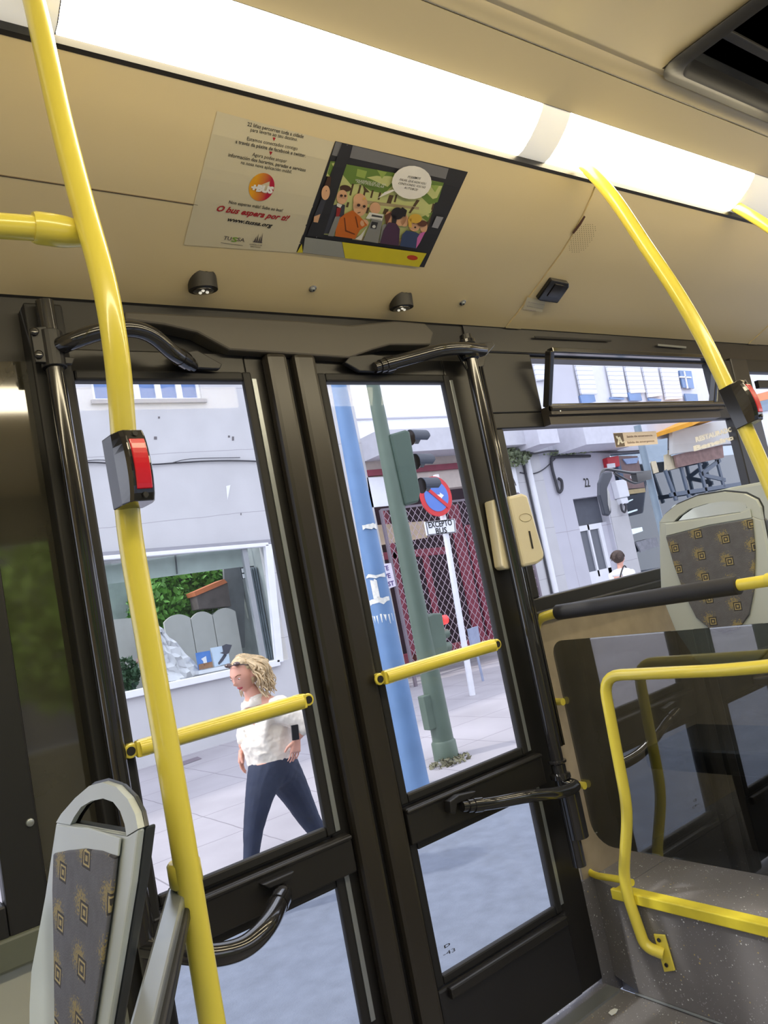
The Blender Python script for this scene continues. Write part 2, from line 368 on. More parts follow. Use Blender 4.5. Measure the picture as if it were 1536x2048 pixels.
# ---- door-side wall
wm = MB()
wm.box((X0, D, -.05), (.50, D+.05, .80)); wm.build('wall_right', WALLG, kind='structure')
MB().box((1.985, D, .30), (X1, D+.05, 1.25)).build('wall_lower', mat('beige_wall_panel', (150, 138, 118), .5, noise=.12, nscale=14), kind='structure')
MB().box((X0, D+.012, 2.10), (1.99, D+.06, 2.32)).build('trim_13', DARK, kind='structure')          # header over doors
MB().box((1.985, D+.005, 2.19), (X1, D+.06, 2.32)).build('trim_14', mat('header_grey', (42, 41, 44), .35, noise=.08), kind='structure')
# raised header cover with dropped profile
def P(px, py, off=0): return onY(px, py, D-off)
cov = [P(*q, .05) for q in ((250, 622), (480, 634), (600, 641), (700, 650), (790, 641), (850, 646), (868, 665), (862, 690), (780, 690), (745, 700), (700, 716), (460, 700), (395, 665), (330, 650), (250, 640))]
MB().prism(cov, (0, .06, 0)).build('trim_15', mat('door_cover', (78, 74, 68), .5, noise=.05, nscale=4), kind='structure', bevel=.006)
# dark glossy glazed bay left of the door, window_2 frame and its pane
DKG = mat('dark_tinted_panel', (58, 56, 48), .05, spec=1., noise=.1, nscale=2, coat=.5)
PB0 = onY(60, 1500).x
MB().box((P(20, 1590).x, D+.01, .80), (.50, D+.04, 2.14)).build('wall_glazed_bay', DKG, kind='structure')
MB().box((.475, D-.05, 0), (.565, D+.06, 2.27)).build('trim_16', RUB, kind='structure', bevel=.006)
wx1 = P(80, 1690).x
t = thing('window_2', None, None, (wx1-.6, D, .85), kind='structure')
fr = MB(); fr.box((wx1-.085, D-.02, .86), (wx1, D+.03, 2.12)); fr.box((X0+.5, D-.02, .86), (wx1-.085, D+.03, .93)); fr.box((X0+.5, D-.02, 2.04), (wx1-.085, D+.03, 2.12)); fr.build('window_frame', BLKM, t, bevel=.006)
MB().box((X0+.5, D+.01, .93), (wx1-.085, D+.014, 2.04)).build('pane', GL, t)
MB().lathe(P(60, 1645, .02), (0, -1, 0), [(0, .009), (.004, .008), (.006, .004)], 16).build('screw_cap', ALU, t, smooth=True)
MB().box((X0, D-.028, .80), (P(80, 1690).x+.02, D+.01, .865)).build('trim_17', mat('sill_green_grey', (90, 95, 86), .4, noise=.05), kind='structure', bevel=.006)
# ---- window_1 on the right with hopper vent
WX0, WX1 = P(1005, 870).x, P(1478, 905).x
WZ0, WZ1 = P(1200, 1165).z, P(1200, 850).z
t = thing('window_1', None, None, (WX0+.7, D, WZ0), kind='structure')
ztop = P(1200, 712).z
fr = MB()
fr.box((1.99, D-.015, WZ0-.05), (WX1+.11, D+.03, WZ0)); fr.box((1.99, D-.015, ztop), (WX1+.11, D+.03, 2.20))
fr.box((1.99, D-.01, WZ0), (WX0, D+.03, WZ1)); fr.box((WX1, D-.015, WZ0), (WX1+.11, D+.03, ztop))
hz0 = P(1200, 822).z
fr.box((1.99, D-.01, WZ1), (WX1, D+.03, hz0)); fr.box((1.99, D-.01, hz0), (P(1072, 780).x, D+.03, ztop)); fr.box((P(1432, 800).x, D-.01, hz0), (WX1, D+.03, ztop))
fr.build('window_frame', BLKM, t, bevel=.005)
MB().box((WX0, D+.012, WZ0), (WX1, D+.016, WZ1)).build('pane', GL, t)
# hopper flap leaning inwards
ha = P(1090, 812, .02); hb = P(1425, 806, .02); hz = ztop-.02-ha.z
tilt = V((0, -.07, hz))
fl = thing('vent_flap', None, None, ha) if 0 else None
fm = MB(); a, b = V((ha.x, D-.03, hz0+.012)), V((hb.x-.02, D-.03, hz0+.012)); at, bt = a+tilt, b+tilt
for p, q in ((a, b), (at, bt), (a, at), (b, bt)): fm.bar(p, q, .022, .030, (0, 1, 0))
fm.build('vent_flap', BLK, t, bevel=.004); MB().poly([a, b, bt, at]).build('vent_pane', GL, t)
rm = MB(); rz = hz0-.02; rm.box((ha.x-.02, D-.06, rz-.005), (hb.x+.02, D-.012, rz+.030)); rm.box((ha.x-.02, D-.045, rz-.040), (hb.x-.0, D-.012, rz-.005)); rm.tube([(ha.x-.02, D-.060, rz+.018), (hb.x+.02, D-.060, rz+.018)], .010, 12)
rm.build('vent_rail', mat('bronze_rail', (66, 62, 60), .35, metal=.3, noise=.04), t, smooth=True)
sm = MB()
for x in (ha.x+.015, hb.x+.012): sm.lathe((x, D-.072, rz+.004), (0, -1, 0), [(0, .004), (.003, .003)], 10)
sm.build('screw', CHR, t)
# gas struts of the flap
MB().bar(V((hb.x+.02, D-.03, rz+.04)), V((hb.x+.06, D-.06, ztop-.03)), .008, .008).build('stay', ALU, t)
# window sill ledge
MB().box((2.0, D-.035, WZ0-.075), (WX1+.1, D+.0, WZ0-.045)).build('trim_18', BLKM, kind='structure', bevel=.006)
# pillar & front window_3
MB().box((WX1+.10, D-.02, .9), (WX1+.26, D+.05, 2.22)).build('trim_19', mat('pillar_dark', (42, 42, 46), .35, noise=.1), kind='structure', bevel=.008)
t = thing('window_3', None, None, (4.5, D, WZ0), kind='structure')
fr = MB(); fr.box((WX1+.26, D-.01, WZ0-.06), (X1, D+.03, WZ0)); fr.box((WX1+.26, D-.01, 2.15), (X1, D+.03, 2.22)); fr.build('window_frame', BLKM, t, bevel=.004)
MB().box((WX1+.26, D+.012, WZ0), (X1, D+.016, 2.15)).build('pane', GL, t)
mb = MB(); mb.box((WX1+.30, D-.03, 2.06), (X1, D-.01, 2.10)); mb.build('vent_rail', BLKM, t)
# far side and ends of the bus
yb = 2*YC-D
MB().box((X0, yb-.05, -.05), (X1, yb, .95)).build('wall_left', WALLG, kind='structure')
MB().box((X0, yb-.05, 2.05), (X1, yb, 2.32)).build('trim_30', DARK, kind='structure')
for i, x in enumerate((X0, -1.2, .3, 1.9, 3.5, X1-.1)): MB().box((x, yb-.05, .95), (x+.1, yb, 2.05)).build('trim_%d' % (31+i), BLKM, kind='structure')
MB().box((X0-.05, yb, -.05), (X0, D, 2.8)).build('wall_rear', CREAM, kind='structure')
MB().box((X1, yb, -.05), (X1+.05, D, .95)).build('wall_front', WALLG, kind='structure')
MB().box((X1, yb, 2.2), (X1+.05, D, 2.8)).build('trim_40', CREAM, kind='structure')
MB().box((X0, yb-.05, 2.84), (X1, D+.06, 2.90)).build('trim_41', BLKM, kind='structure')
# ==================================================================== DOORS
def zat(px, py): return P(px, py).z
ZT, ZU0, ZL1, ZL0 = 2.082, .815, .690, .318
DT, DF = .018, .035
def hatch_frame(mb, x0, x1, z0, z1, w, y0, y1):
    mb.box((x0, y0, z0), (x0+w, y1, z1)); mb.box((x1-w, y0, z0), (x1, y1, z1)); mb.box((x0+w, y0, z0), (x1-w, y1, z0+w)); mb.box((x0+w, y0, z1-w), (x1-w, y1, z1))
FR = mat('door_frame_dark', (29, 28, 28), .38, noise=.08, nscale=5)
def door(n, x0, x1, gx0, gx1, seal):
    t = thing('door_%d' % n, None, None, ((x0+x1)/2, D, 0), kind='structure')
    f = MB(); y0, y1 = D-.012, D+.022
    f.box((x0, y0, .02), (gx0-.02, y1, 2.17)); f.box((gx1+.02, y0, .02), (x1, y1, 2.17)); f.box((gx0-.02, y0, ZT+.02), (gx1+.02, y1, 2.17))
    f.box((gx0-.02, y0, ZL1+.004), (gx1+.02, y1, ZU0-.012)); f.build('door_frame', FR, t, bevel=.006)
    for z0, z1, nm in ((ZU0, ZT, 'upper_bead'), (ZL0, ZL1, 'lower_bead')):
        b = MB(); hatch_frame(b, gx0-.028, gx1+.028, z0-.028 if nm == 'lower_bead' else z0-.014, z1+.028 if nm != 'lower_bead' else z1+.006, .028, D-.026, D-.006); b.build(nm, RUB, t, bevel=.006)
        b = MB(); b.box((gx0-.024, D+.004, z0-.024), (gx1+.024, D+.008, z1+.02)); b.build(nm.replace('bead', 'pane'), GL, t)
    # pale metal strip standing in for the reflection along the seal beside the panes
    s = MB(); s.box((gx1+.030, D-.020, ZU0-.01), (gx1+.046, D-.010, ZT+.01)); s.box((gx1+.030, D-.020, ZL0-.01), (gx1+.046, D-.010, ZL1)); s.build('reflection_strip', ALU, t, bevel=.002)
    # crossbar
    c = MB(); c.box((gx0-.03, D-.045, ZL1+.004), (gx1+.06, D-.012, ZU0-.020)); c.box((gx0-.03, D-.052, ZU0-.034), (gx1+.06, D-.012, ZU0-.022)); c.build('crossbar', FR, t, bevel=.005)
    # bottom panel with raised rib
    c = MB(); c.box((gx0-.03, D-.03, .03), (gx1+.04, D+.02, ZL0-.03)); c.build('kick_panel', BLKM, t, bevel=.008)
    c = MB(); c.box((gx0, D-.05, ZL0-.062), (gx1+.02, D-.028, ZL0-.030)); c.build('kick_rib', FR, t, bevel=.006)
    # seal post
    s = MB(); a, b = seal
    s.box((a, D-.055, .02), (b, D-.010, 2.16)); s.build('seal_post', mat('seal_post_brown', (42, 39, 35), .3, noise=.06), t, bevel=.014)
    # bolts on the crossbar ends
    s = MB()
    for z in (ZL1+.03, ZL1+.07): s.lathe((gx0-.045 if n == 2 else gx1+.075, D-.012, z), (0, -1, 0), [(0, .008), (.008, .007)], 10)
    s.build('bolt', BLKM, t)
    return t
GXA0, GXA1 = P(145, 765).x, P(480, 768).x
GXB0, GXB1 = P(645, 768).x, P(880, 770).x
GAP = P(563, 717).x
d1 = door(1, .575-.03, GAP-.006, GXA0, GXA1, (GXA1+.072, GAP-.012))
d2 = door(2, GAP+.006, 1.965, GXB0, GXB1, (GAP+.010, GXB0-.042))
MB().box((GAP-.012, D-.02, .02), (GAP+.012, D+.01, 2.16)).build('trim_42', RUB, kind='structure')
# yellow grab bars across the doors, part of each door leaf
def grab(px0, px1, t, off=.075):
    a, b = P(*px0, off), P(*px1, off)
    d = (b-a).normalized()
    h = MB()
    h.tube([a+d*.0, b-d*.0], .0205, 18, smooth=False); h.build('grab_bar', YEL, t, smooth=True)
    for p, s in ((a, -1), (b, 1)):
        l = MB(); l.lathe(p+d*s*.020+V((0, -.004, 0)), (0, 1, 0), [(0, .017), (.008, .017)], 20); l.box(tuple(p+V((-.022 if s > 0 else -.008, -.012, -.019))), tuple(p+V((.010 if s > 0 else .022, .006, .019))))
        l.bar(p+d*s*.012, p+d*s*.012+V((0, off-.02, 0)), .02, .03); lg = l.build('lug', YEL, t, bevel=.003)
        MB().lathe(p+d*s*.020+V((0, -.0065, 0)), (0, 1, 0), [(0, .010), (.003, .010)], 18).build('rubber_cap', RUB, lg)
grab((278, 1497), (603, 1403), d1); grab((770, 1355), (985, 1291), d2)
# little maker mark etched on the lower pane of door_2
mb = MB(); y = D-.001
def on_pane(px, py): return onY(px, py, D+.003)
text_on(mb, 'D', on_pane(889, 1897), on_pane(901, 1890), (0, 0, 1), .008, .02); text_on(mb, '-43', on_pane(887, 1913), on_pane(911, 1902), (0, 0, 1), .010)
mb.build('etched_mark', INK, d2)
# turning shafts and arms
SX0, SX1 = P(110, 770).x+.0, P(937, 730).x
ys = D-.075
def YP(px, py, y): return onY(px, py, y)
xs = YP(120, 800, ys).x
tL_ = t = thing('door_shaft', 'black vertical door shaft tube with curved arms left of the left door leaf', 'door shaft', (xs, ys, 0), 'door shafts')
MB().tube([(xs, ys, .02), (xs, ys, 2.262)], .021, 24).build('tube', BLK, t, smooth=True)
b = MB(); c = YP(100, 690, ys-.02)
b.prism([YP(*q, ys-.018) for q in ((60, 655), (112, 650), (125, 712), (150, 715), (145, 728), (72, 724))], (0, .012, 0)); b.tube([(xs, ys, c.z-.05), (xs, ys, c.z+.04)], .029, 20); b.build('clamp', BLKM, t, smooth=False, bevel=.002)
b = MB()
for q in ((68, 664), (77, 710)):
    b.lathe(YP(*q, ys-.018), (0, -1, 0), [(0, .010), (.007, .010), (.008, .004)], 14)
b.build('bolt', BLK, t, smooth=True)
xr = YP(950, 760, ys).x; zr0 = YP(1120, 1545, ys).z
tR_ = t = thing('door_shaft', 'black vertical door shaft bundle with straight arms right of the right door leaf', 'door shaft', (xr, ys, 0), 'door shafts')
MB().tube([(xr, ys, .42), (xr, ys, 2.235)], .022, 24).build('tube', BLK, t, smooth=True)
b = MB()
for dx, r in ((.030, .007), (.044, .005)): b.tube([(xr+dx, ys-.002, .80), (xr+dx, ys-.002, 2.12)], r, 12)
b.build('guide_rod', BLK, t, smooth=True)
b = MB(); z = YP(1118, 1540, ys).z; b.lathe((xr, ys, z-.03), (0, 0, 1), [(0, .020), (.004, .034), (.018, .034), (.022, .024), (.05, .024), (.055, .030), (.062, .030), (.064, .02)], 20)
b.tube([(xr+.012, ys-.01, z-.22), (xr+.012, ys-.01, z-.05)], .034, 18); b.build('pivot_collar', BLK, t, smooth=True)
b = MB(); z = YP(950, 700, ys).z; b.lathe((xr, ys, z-.035), (0, 0, 1), [(0, .032), (.012, .034), (.014, .024), (.05, .024), (.055, .030), (.07, .028)], 20)
b.prism([YP(*q, ys+.004) for q in ((905, 690), (985, 683), (990, 690), (972, 712), (968, 732), (935, 740))], (0, .008, 0)); b.build('top_bracket', BLK, t, bevel=.002)
# arms
def arm(sh, pts, r=.020, foot=None):
    t = MB().tube(pts, r, 20).build('arm_tube', BLK, sh, smooth=True)
    org[t.name] = org[sh.name]
    if foot:
        b = MB(); b.lathe(pts[-1]-(pts[-1]-pts[-2]).normalized()*.05, pts[-1]-pts[-2], [(0, r+.003), (.03, r+.003), (.032, r*.8), (.07, r*.8)], 18); b.build('sleeve', BLK, t, smooth=True)
        foot(t)
    return t
def foot1(t): MB().prism([YP(*q, D-.05) for q in ((345, 705), (395, 700), (445, 728), (440, 738), (370, 735))], (0, .02, 0)).build('foot_bracket', BLKM, t, bevel=.003)
arm(tL_, [YP(108, 697, ys), YP(150, 680, ys-.05), YP(200, 664, ys-.07), YP(262, 658, ys-.075), YP(305, 672, ys-.06), YP(345, 705, ys-.03), YP(378, 727, D-.055)], .021, foot1)
def foot2(t): MB().prism([YP(*q, D-.05) for q in ((700, 712), (745, 708), (790, 715), (790, 745), (720, 742), (690, 725))], (0, .02, 0)).build('foot_bracket', BLKM, t, bevel=.003)
arm(tR_, [YP(965, 700, ys), YP(930, 697, ys-.03), YP(885, 700, ys-.03), YP(830, 714, ys-.01), YP(760, 733, D-.06)], .022, foot2)
def foot3(t): MB().prism([YP(*q, D-.07) for q in ((525, 1770), (590, 1742), (580, 1760), (540, 1778)) ], (0, .03, 0)).build('foot_bracket', BLKM, t, bevel=.003)
arm(tL_, [V((xs, ys, YP(330, 1880, ys).z)), YP(370, 1905, ys-.10), YP(430, 1910, ys-.13), YP(490, 1893, ys-.13), YP(535, 1850, ys-.10), YP(565, 1790, D-.075)], .024, foot3)
def foot4(t): MB().prism([YP(*q, D-.075) for q in ((900, 1603), (918, 1590), (953, 1582), (945, 1596), (915, 1608), (912, 1628), (902, 1626))], (0, .03, 0)).build('foot_bracket', BLKM, t, bevel=.003)
arm(tR_, [V((xr, ys, YP(1130, 1560, ys).z)), YP(1150, 1572, ys-.04), YP(1120, 1585, ys-.06), YP(1060, 1592, ys-.05), YP(990, 1605, D-.09), YP(935, 1612, D-.08)], .019, foot4)
# ==================================================================== YELLOW POLES
PR = .0205
def stop_button(pole_pts, i, label, face, up, w=.056, h=.165):
    c = pole_pts; t = thing('stop_button', label, 'stop button', c, 'stop buttons on yellow poles')
    up = V(up).normalized(); f = V(face); f = (f-up*f.dot(up)).normalized(); s = up.cross(f).normalized()
    hb = MB(); n = 10; rows = []
    for k in range(n+1):
        a = -1+2*k/n; dep = .036+.019*math.sqrt(max(0, 1-a*a*.85)); rows.append([c+up*(a*h/2)+s*(q[0]*w/2)+f*q[1] for q in ((-1, -.024), (-1, .012), (-.82, dep-.014), (-.62, dep-.006), (.62, dep-.006), (.82, dep-.014), (1, .012), (1, -.024))])
    m = 8; hb.add([p for r in rows for p in r], [(k*m+j, k*m+(j+1) % m, (k+1)*m+(j+1) % m, (k+1)*m+j) for k in range(n) for j in range(m)]+[list(range(m))[::-1], [n*m+j for j in range(m)]])
    hb.build('housing', BLK, t, bevel=.002)
    rbm = MB(); rows = []
    for k in range(n+1):
        a = (-1+2*k/n)*.70; dep = .036+.019*math.sqrt(max(0, 1-a*a*.85))-.005; rows.append([c+up*(a*h/2)+s*(q*w/2)+f*(dep+e) for q, e in ((-.50, -.01), (-.50, .0015), (.50, .0015), (.50, -.01))])
    m = 4; rbm.add([p for r in rows for p in r], [(k*m+j, k*m+(j+1) % m, (k+1)*m+(j+1) % m, (k+1)*m+j) for k in range(n) for j in range(m)]+[list(range(m))[::-1], [n*m+j for j in range(m)]])
    rbo = rbm.build('push_button', RED, t, bevel=.0015)
    sm = MB()
    for a in (-.86, .86):
        p = c+up*(a*h/2)+f*.0425; sm.lathe(p, f, [(0, .005), (.003, .0045)], 12)
    sm.build('screw', BLKM, t)
XA = .432
ptsA = [onX(*q, XA) for q in ((50, -60), (68, 0), (118, 225), (163, 400), (207, 560), (232, 700), (246, 850), (258, 1050), (300, 1300), (355, 1620), (425, 2048))]
low = ptsA[-1]; ptsA.append(V((XA, low.y, 0.0)))
tA = thing('grab_pole', 'yellow floor-to-ceiling pole nearest the viewer with a red button and side bar', 'grab pole', (XA, low.y, 0), 'yellow grab poles')
MB().tube(ptsA, PR, 28).build('tube', YEL, tA, smooth=True)
MB().lathe((XA, low.y, 0), (0, 0, 1), [(0, .045), (.008, .045), (.012, .03), (.03, .024)], 24).build('floor_flange', YEL, tA, smooth=True)
j = onX(165, 462, XA); jl = V((j.x-.068, j.y, j.z+.001)); yj = j.y
mb = MB(); mb.tube([V((j.x-.055, yj, onY(70, 455, yj).z)), onY(-400, 425, yj)], .0205, 24, smooth=False); mb.build('side_bar', YEL, tA, smooth=True)
mb = MB(); e0 = onY(68, 455, yj); e1 = V((XA, yj, onX(172, 458, XA).z)); mb.lathe(e0, e1-e0, [(-.002, .0245), (.004, .0265), (.03, .027), (.05, .026), ((e1-e0).length, .021)], 24); mb.build('tee_joint', YEL, tA, smooth=True)
cA = onX(257, 942, XA)
stop_button(cA, 0, 'black stop button housing with red push pad on the nearest yellow pole', (.12, -1, .0), (0, .02, 1), .052, .118)
XB = 2.09
ptsB = [onX(*q, XB) for q in ((1160, 322), (1178, 338), (1230, 400), (1290, 490), (1350, 580), (1400, 665), (1440, 745), (1480, 832), (1536, 960), (1590, 1095), (1625, 1220))]
ptsB.append(V((XB, ptsB[-1].y, .33)))
tB = thing('grab_pole', 'slanting yellow pole behind the padded bar with a red button seen sideways', 'grab pole', (XB, ptsB[-1].y, .325), 'yellow grab poles')
MB().tube(ptsB, PR, 28).build('tube', YEL, tB, smooth=True)
MB().bar(ptsB[0]+V((-.02, .01, -.012)), ptsB[0]+V((.02, .01, -.012)), .02, .014).build('end_clip', CHR, tB, bevel=.003)
cB = onX(1478, 812, XB); stop_button(cB, 0, 'black stop button housing with red push pad on the slanting yellow pole', (.05, -1, .0), (0, ptsB[5].y-ptsB[8].y, ptsB[5].z-ptsB[8].z), .050, .122)
XC_ = onY(1468, 412, 1.38).x
ptsC = [onX(*q, XC_) for q in ((1466, 411), (1480, 418), (1536, 453), (1600, 505))]; ptsC += [V((XC_, ptsC[-1].y-.12, 2.0)), V((XC_, ptsC[-1].y-.2, 1.2)), V((XC_, ptsC[-1].y-.2, .33))]
tC = thing('grab_pole', 'yellow pole whose top meets the ceiling strip at the right edge', 'grab pole', (XC_, ptsC[-1].y, .325), 'yellow grab poles')
MB().tube(ptsC, PR, 24).build('tube', YEL, tC, smooth=True)
MB().bar(ptsC[0]+V((-.02, .01, -.012)), ptsC[0]+V((.02, .01, -.012)), .02, .014).build('end_clip', CHR, tC, bevel=.003)
# padded bar over the partition
XPD = 2.02
t = thing('padded_rail', 'yellow tube rail with long black foam sleeve in front of the seat', 'padded rail', onX(1300, 1200, XPD))
a = onX(1115, 1225, XPD); b = onX(1478, 1170, XPD); e = onX(1560, 1157, XPD)
wl = V((XPD, D-.02, a.z-.06))
mb = MB(); tubef(mb, [onX(1070, 1290, XPD+.01), onX(1072, 1238, XPD), a, b, onX(1700, 1136, XPD)], .0165, .05); mb.build('tube', YEL, t, smooth=True)
MB().lathe(a, b-a, [(0, .020), (.002, .026), ((b-a).length-.002, .026), ((b-a).length, .020)], 28).build('foam_sleeve', mat('black_foam', (34, 34, 38), .55, noise=.05, nscale=60, bump=.1, bscale=400), t, smooth=True)
MB().lathe(onX(1534, 1160, XPD), e-b, [(0, .0175), (.004, .0185), (.05, .0185)], 20).build('joint_ring', YEL, t, smooth=True)
# front guard rail
XR = 1.945
t = thing('guard_rail', 'bent yellow guard rail rising from the platform side before the tinted partition', 'guard rail', onX(1325, 1905, XR))
rp = [onX(*q, XR) for q in ((1700, 1308), (1536, 1333), (1440, 1341), (1205, 1351), (1256, 1622), (1246, 1765), (1290, 1893))]+[onX(1328, 1908, XR+.018)]
rp = [rp[0], rp[1], rp[2], rp[3], rp[4], rp[5], rp[6], rp[7]]
mb = MB(); tubef(mb, rp, .0175, .07, 22); mb.build('tube', YEL, t, smooth=True)
q = [onX(*q, 1.965) for q in ((1306, 1868), (1329, 1870), (1350, 1942), (1328, 1945))]
pl = MB().prism(q, (.006, 0, 0)).build('mount_plate', YEL, t, bevel=.003)
for c_ in ((1318, 1880), (1333, 1930)): MB().lathe(onX(*c_, 1.963), (-1, 0, 0), [(0, .0065), (.003, .006)], 14).build('bolt', BLK, pl)
# tinted partition with yellow clamps
XP = 2.035
t = thing('partition', 'tinted glass partition with rounded corners standing on the raised platform', 'partition', onX(1300, 1700, XP))
y0 = onX(1105, 1300, XP).y; z1 = onX(1108, 1282, XP).z; z0 = onX(1200, 1690, XP).z
r = .05; prt = []
for cyy, czz, a0 in ((y0-r, z1-r, 0), (.75, z1-r, 90), (.75, z0+r*1.6, 180), (y0-r*1.6, z0+r*1.6, 270)):
    rr = r if czz > .8 else r*1.6
    for k in range(7): an = math.radians(a0+90*k/6); prt.append(V((XP, cyy+rr*math.cos(an), czz+rr*math.sin(an))))
MB().prism(prt, (.005, 0, 0)).build('glass_panel', GLT, t)
for cpt in ((1062, 1348), (1120, 1403), (1163, 1570)):
    c_ = onX(*cpt, XP-.01); MB().tube([c_+V((0, .025, 0)), c_+V((0, -.006, -.001)), c_+V((0, -.014, -.001))], .0125, 14, smooth=False).build('clamp', YEL, t, smooth=True)
# ==================================================================== SEATS
def seat(label, pl0, nrm, outer, hole, panel, fab, thick, nm_group, low_z):
    t = thing('bus_seat', label, 'bus seat', V((pl0.x+.03, pl0.y, low_z)), nm_group)
    nrm = nrm.normalized()
    f = lambda q, off=0: onP(q[0], q[1], pl0, nrm)-nrm*off*(1 if nrm.x > 0 else -1)
    O_ = [f(q) for q in outer]; Hh = [f(q) for q in hole]
    back = V((thick, 0, 0))
    # shell with a hole: bridge outer loop and hole loop at the top
    sh = MB(); n = len(O_); m = len(Hh); 
    # outer split so that ring part pairs with the hole points (first m outer points match the hole)
    ring = O_[:m]; rest = O_[m-1:]+[O_[0]]
    rbk = back*.3
    for dep, flip in ((V((0, 0, 0)), 0), (rbk, 1)):
        vs = [p+dep for p in ring]+[p+dep for p in Hh]
        sh.add(vs, [(i, i+1, m+i+1, m+i) for i in range(m-1)])
    sh.add([p for p in ring]+[p+rbk for p in ring], [(i, i+1, m+i+1, m+i) for i in range(m-1)])
    sh.add([p for p in Hh]+[p+rbk for p in Hh], [(i, i+1, m+i+1, m+i) for i in range(m-1)])
    sh.add([Hh[0], Hh[-1], Hh[-1]+rbk, Hh[0]+rbk], [(0, 1, 2, 3)])
    body = [O_[0]]+[Hh[0], Hh[-1]]+O_[m-1:]
    sh.prism(body, back*.35)
    o = sh.build('shell', SHELL, t, bevel=.004)
    bk = MB(); bb = [p+back*.36 for p in [O_[0]]+[Hh[0], Hh[-1]]+O_[m-1:]]; bk.prism(bb, back*.5); 
    vs = [p+back*.31 for p in ring]+[p+back*.31 for p in Hh]; k=len(vs)
    bk.add(vs+[v+back*.25 for v in vs], [(i, i+1, m+i+1, m+i) for i in range(m-1)]+[(k+i, k+i+1, k+m+i+1, k+m+i) for i in range(m-1)]+[(i, i+1, k+i+1, k+i) for i in range(m-1)])
    bk.build('back_cover', SHELLD, t, bevel=.006)
    # inset upholstered pad
    MB().prism([f(q, .006) for q in panel], back*.12).build('head_panel', SHELL, t, bevel=.002)
    MB().prism([f(q, .009) for q in fab], back*.2).build('upholstery', FAB2 if low_z == 0 else FAB, t, bevel=.003)
    return t
pA = onX(275, 1640, .315); nA = V((1, 0, -.20))
oa = [(112, 1645), (122, 1628), (150, 1596), (178, 1572), (205, 1565), (232, 1574), (255, 1598), (270, 1628), (276, 1658), (262, 1770), (236, 1930), (214, 2060), (214, 2200), (58, 2200), (58, 2010), (62, 1940), (90, 1790)]
ha_ = [(140, 1650), (148, 1634), (162, 1614), (182, 1602), (206, 1597), (226, 1604), (240, 1622), (249, 1648), (253, 1672)]
seat('grey bus seat with tall arched back at the lower left by the door', pA, nA, oa, ha_, [(121, 1650), (185, 1655), (248, 1675), (244, 1712), (180, 1697), (118, 1706)],
     [(117, 1706), (145, 1700), (185, 1697), (215, 1701), (243, 1712), (236, 1780), (216, 1920), (196, 2050), (192, 2200), (124, 2200), (120, 2048), (118, 1900), (115, 1780)], .030, 'grey bus seats', 0)
pB = onX(1330, 1100, 2.45); nB = V((1, 0, -.12))
ob = [(1318, 1046), (1328, 1030), (1352, 1010), (1395, 992), (1445, 984), (1488, 988), (1512, 1000), (1520, 1015), (1524, 1040), (1545, 1150), (1560, 1260), (1535, 1300), (1490, 1345), (1440, 1345), (1390, 1320), (1350, 1260), (1322, 1190), (1319, 1120)]
hb_ = [(1348, 1043), (1358, 1032), (1378, 1018), (1410, 1008), (1445, 1002), (1475, 1004), (1492, 1010), (1494, 1015), (1480, 1024)]
tS = seat('grey bus seat seen beyond the padded rail by the right window', pB, nB, ob, hb_, [(1332, 1048), (1400, 1040), (1480, 1026), (1502, 1018), (1505, 1036), (1420, 1050), (1334, 1072)],
     [(1334, 1073), (1420, 1052), (1506, 1038), (1512, 1100), (1510, 1180), (1500, 1230), (1480, 1258), (1450, 1266), (1420, 1256), (1395, 1235), (1372, 1190), (1350, 1130)], .05, 'grey bus seats', .325)
mb = MB(); mb.box((2.28, 1.22, .62), (2.62, 1.80, .70)); mb.build('seat_cushion', SHELLD, tS, bevel=.02); mb = MB(); mb.prism([(2.40, 1.46, .62), (2.56, 1.46, .62), (2.52, 1.46, .326), (2.42, 1.46, .326)], (0, .10, 0)); mb.build('seat_leg', BLKM, tS, bevel=.01)
mb = MB(); mb.box((.02, 1.12, .36), (.36, 1.62, .42)); mb.prism([(.12, 1.3, .36), (.26, 1.3, .36), (.24, 1.3, 0), (.14, 1.3, 0)], (0, .1, 0)); 
mb.build('seat_base', SHELLD, bpy.data.objects['bus_seat'], bevel=.01)
# second seat back behind, its grey top peeks over
t = thing('bus_seat', 'grey bus seat mostly hidden, its pale top edge peeking behind the right seat', 'bus seat', (3.1, 1.2, .325), 'grey bus seats')
n2 = V((1, 0, -.12)); p2 = onX(1400, 1010, 2.95)
f2 = lambda q: onP(q[0], q[1], p2, n2)
mb = MB(); mb.prism([f2(q) for q in ((1336, 1030), (1342, 1012), (1400, 990), (1460, 975), (1530, 962), (1590, 975), (1600, 1100), (1560, 1230), (1400, 1230), (1345, 1120))], (.05, 0, 0)); mb.build('shell', SHELL, t, bevel=.012)
mb = MB(); mb.box((2.85, 1.0, .65), (3.3, 1.5, .72)); mb.box((3.0, 1.2, .326), (3.1, 1.3, .65)); mb.build('seat_base', SHELLD, t, bevel=.01)
# grey handrail from left seat to pole
t = thing('seat_handrail', 'flat grey aluminium rail running from the lower left up to the nearest pole', 'handrail', (.3, 1.0, .6))
a = onY(272, 2120, .98); b = onX(366, 1780, XA)+V((-.01, -.005, 0))
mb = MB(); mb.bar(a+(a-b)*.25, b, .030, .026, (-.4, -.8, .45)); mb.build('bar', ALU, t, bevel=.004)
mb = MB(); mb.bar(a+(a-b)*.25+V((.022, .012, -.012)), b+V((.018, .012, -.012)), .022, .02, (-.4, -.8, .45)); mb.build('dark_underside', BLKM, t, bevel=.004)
kz = onX(370, 1745, XA); mb = MB(); mb.lathe(kz+V((0, 0, -.02)), (0, 0, 1), [(0, .023), (.004, .0265), (.036, .0265), (.04, .023)], 20); mb.build('pole_clamp', YEL, t, smooth=True)
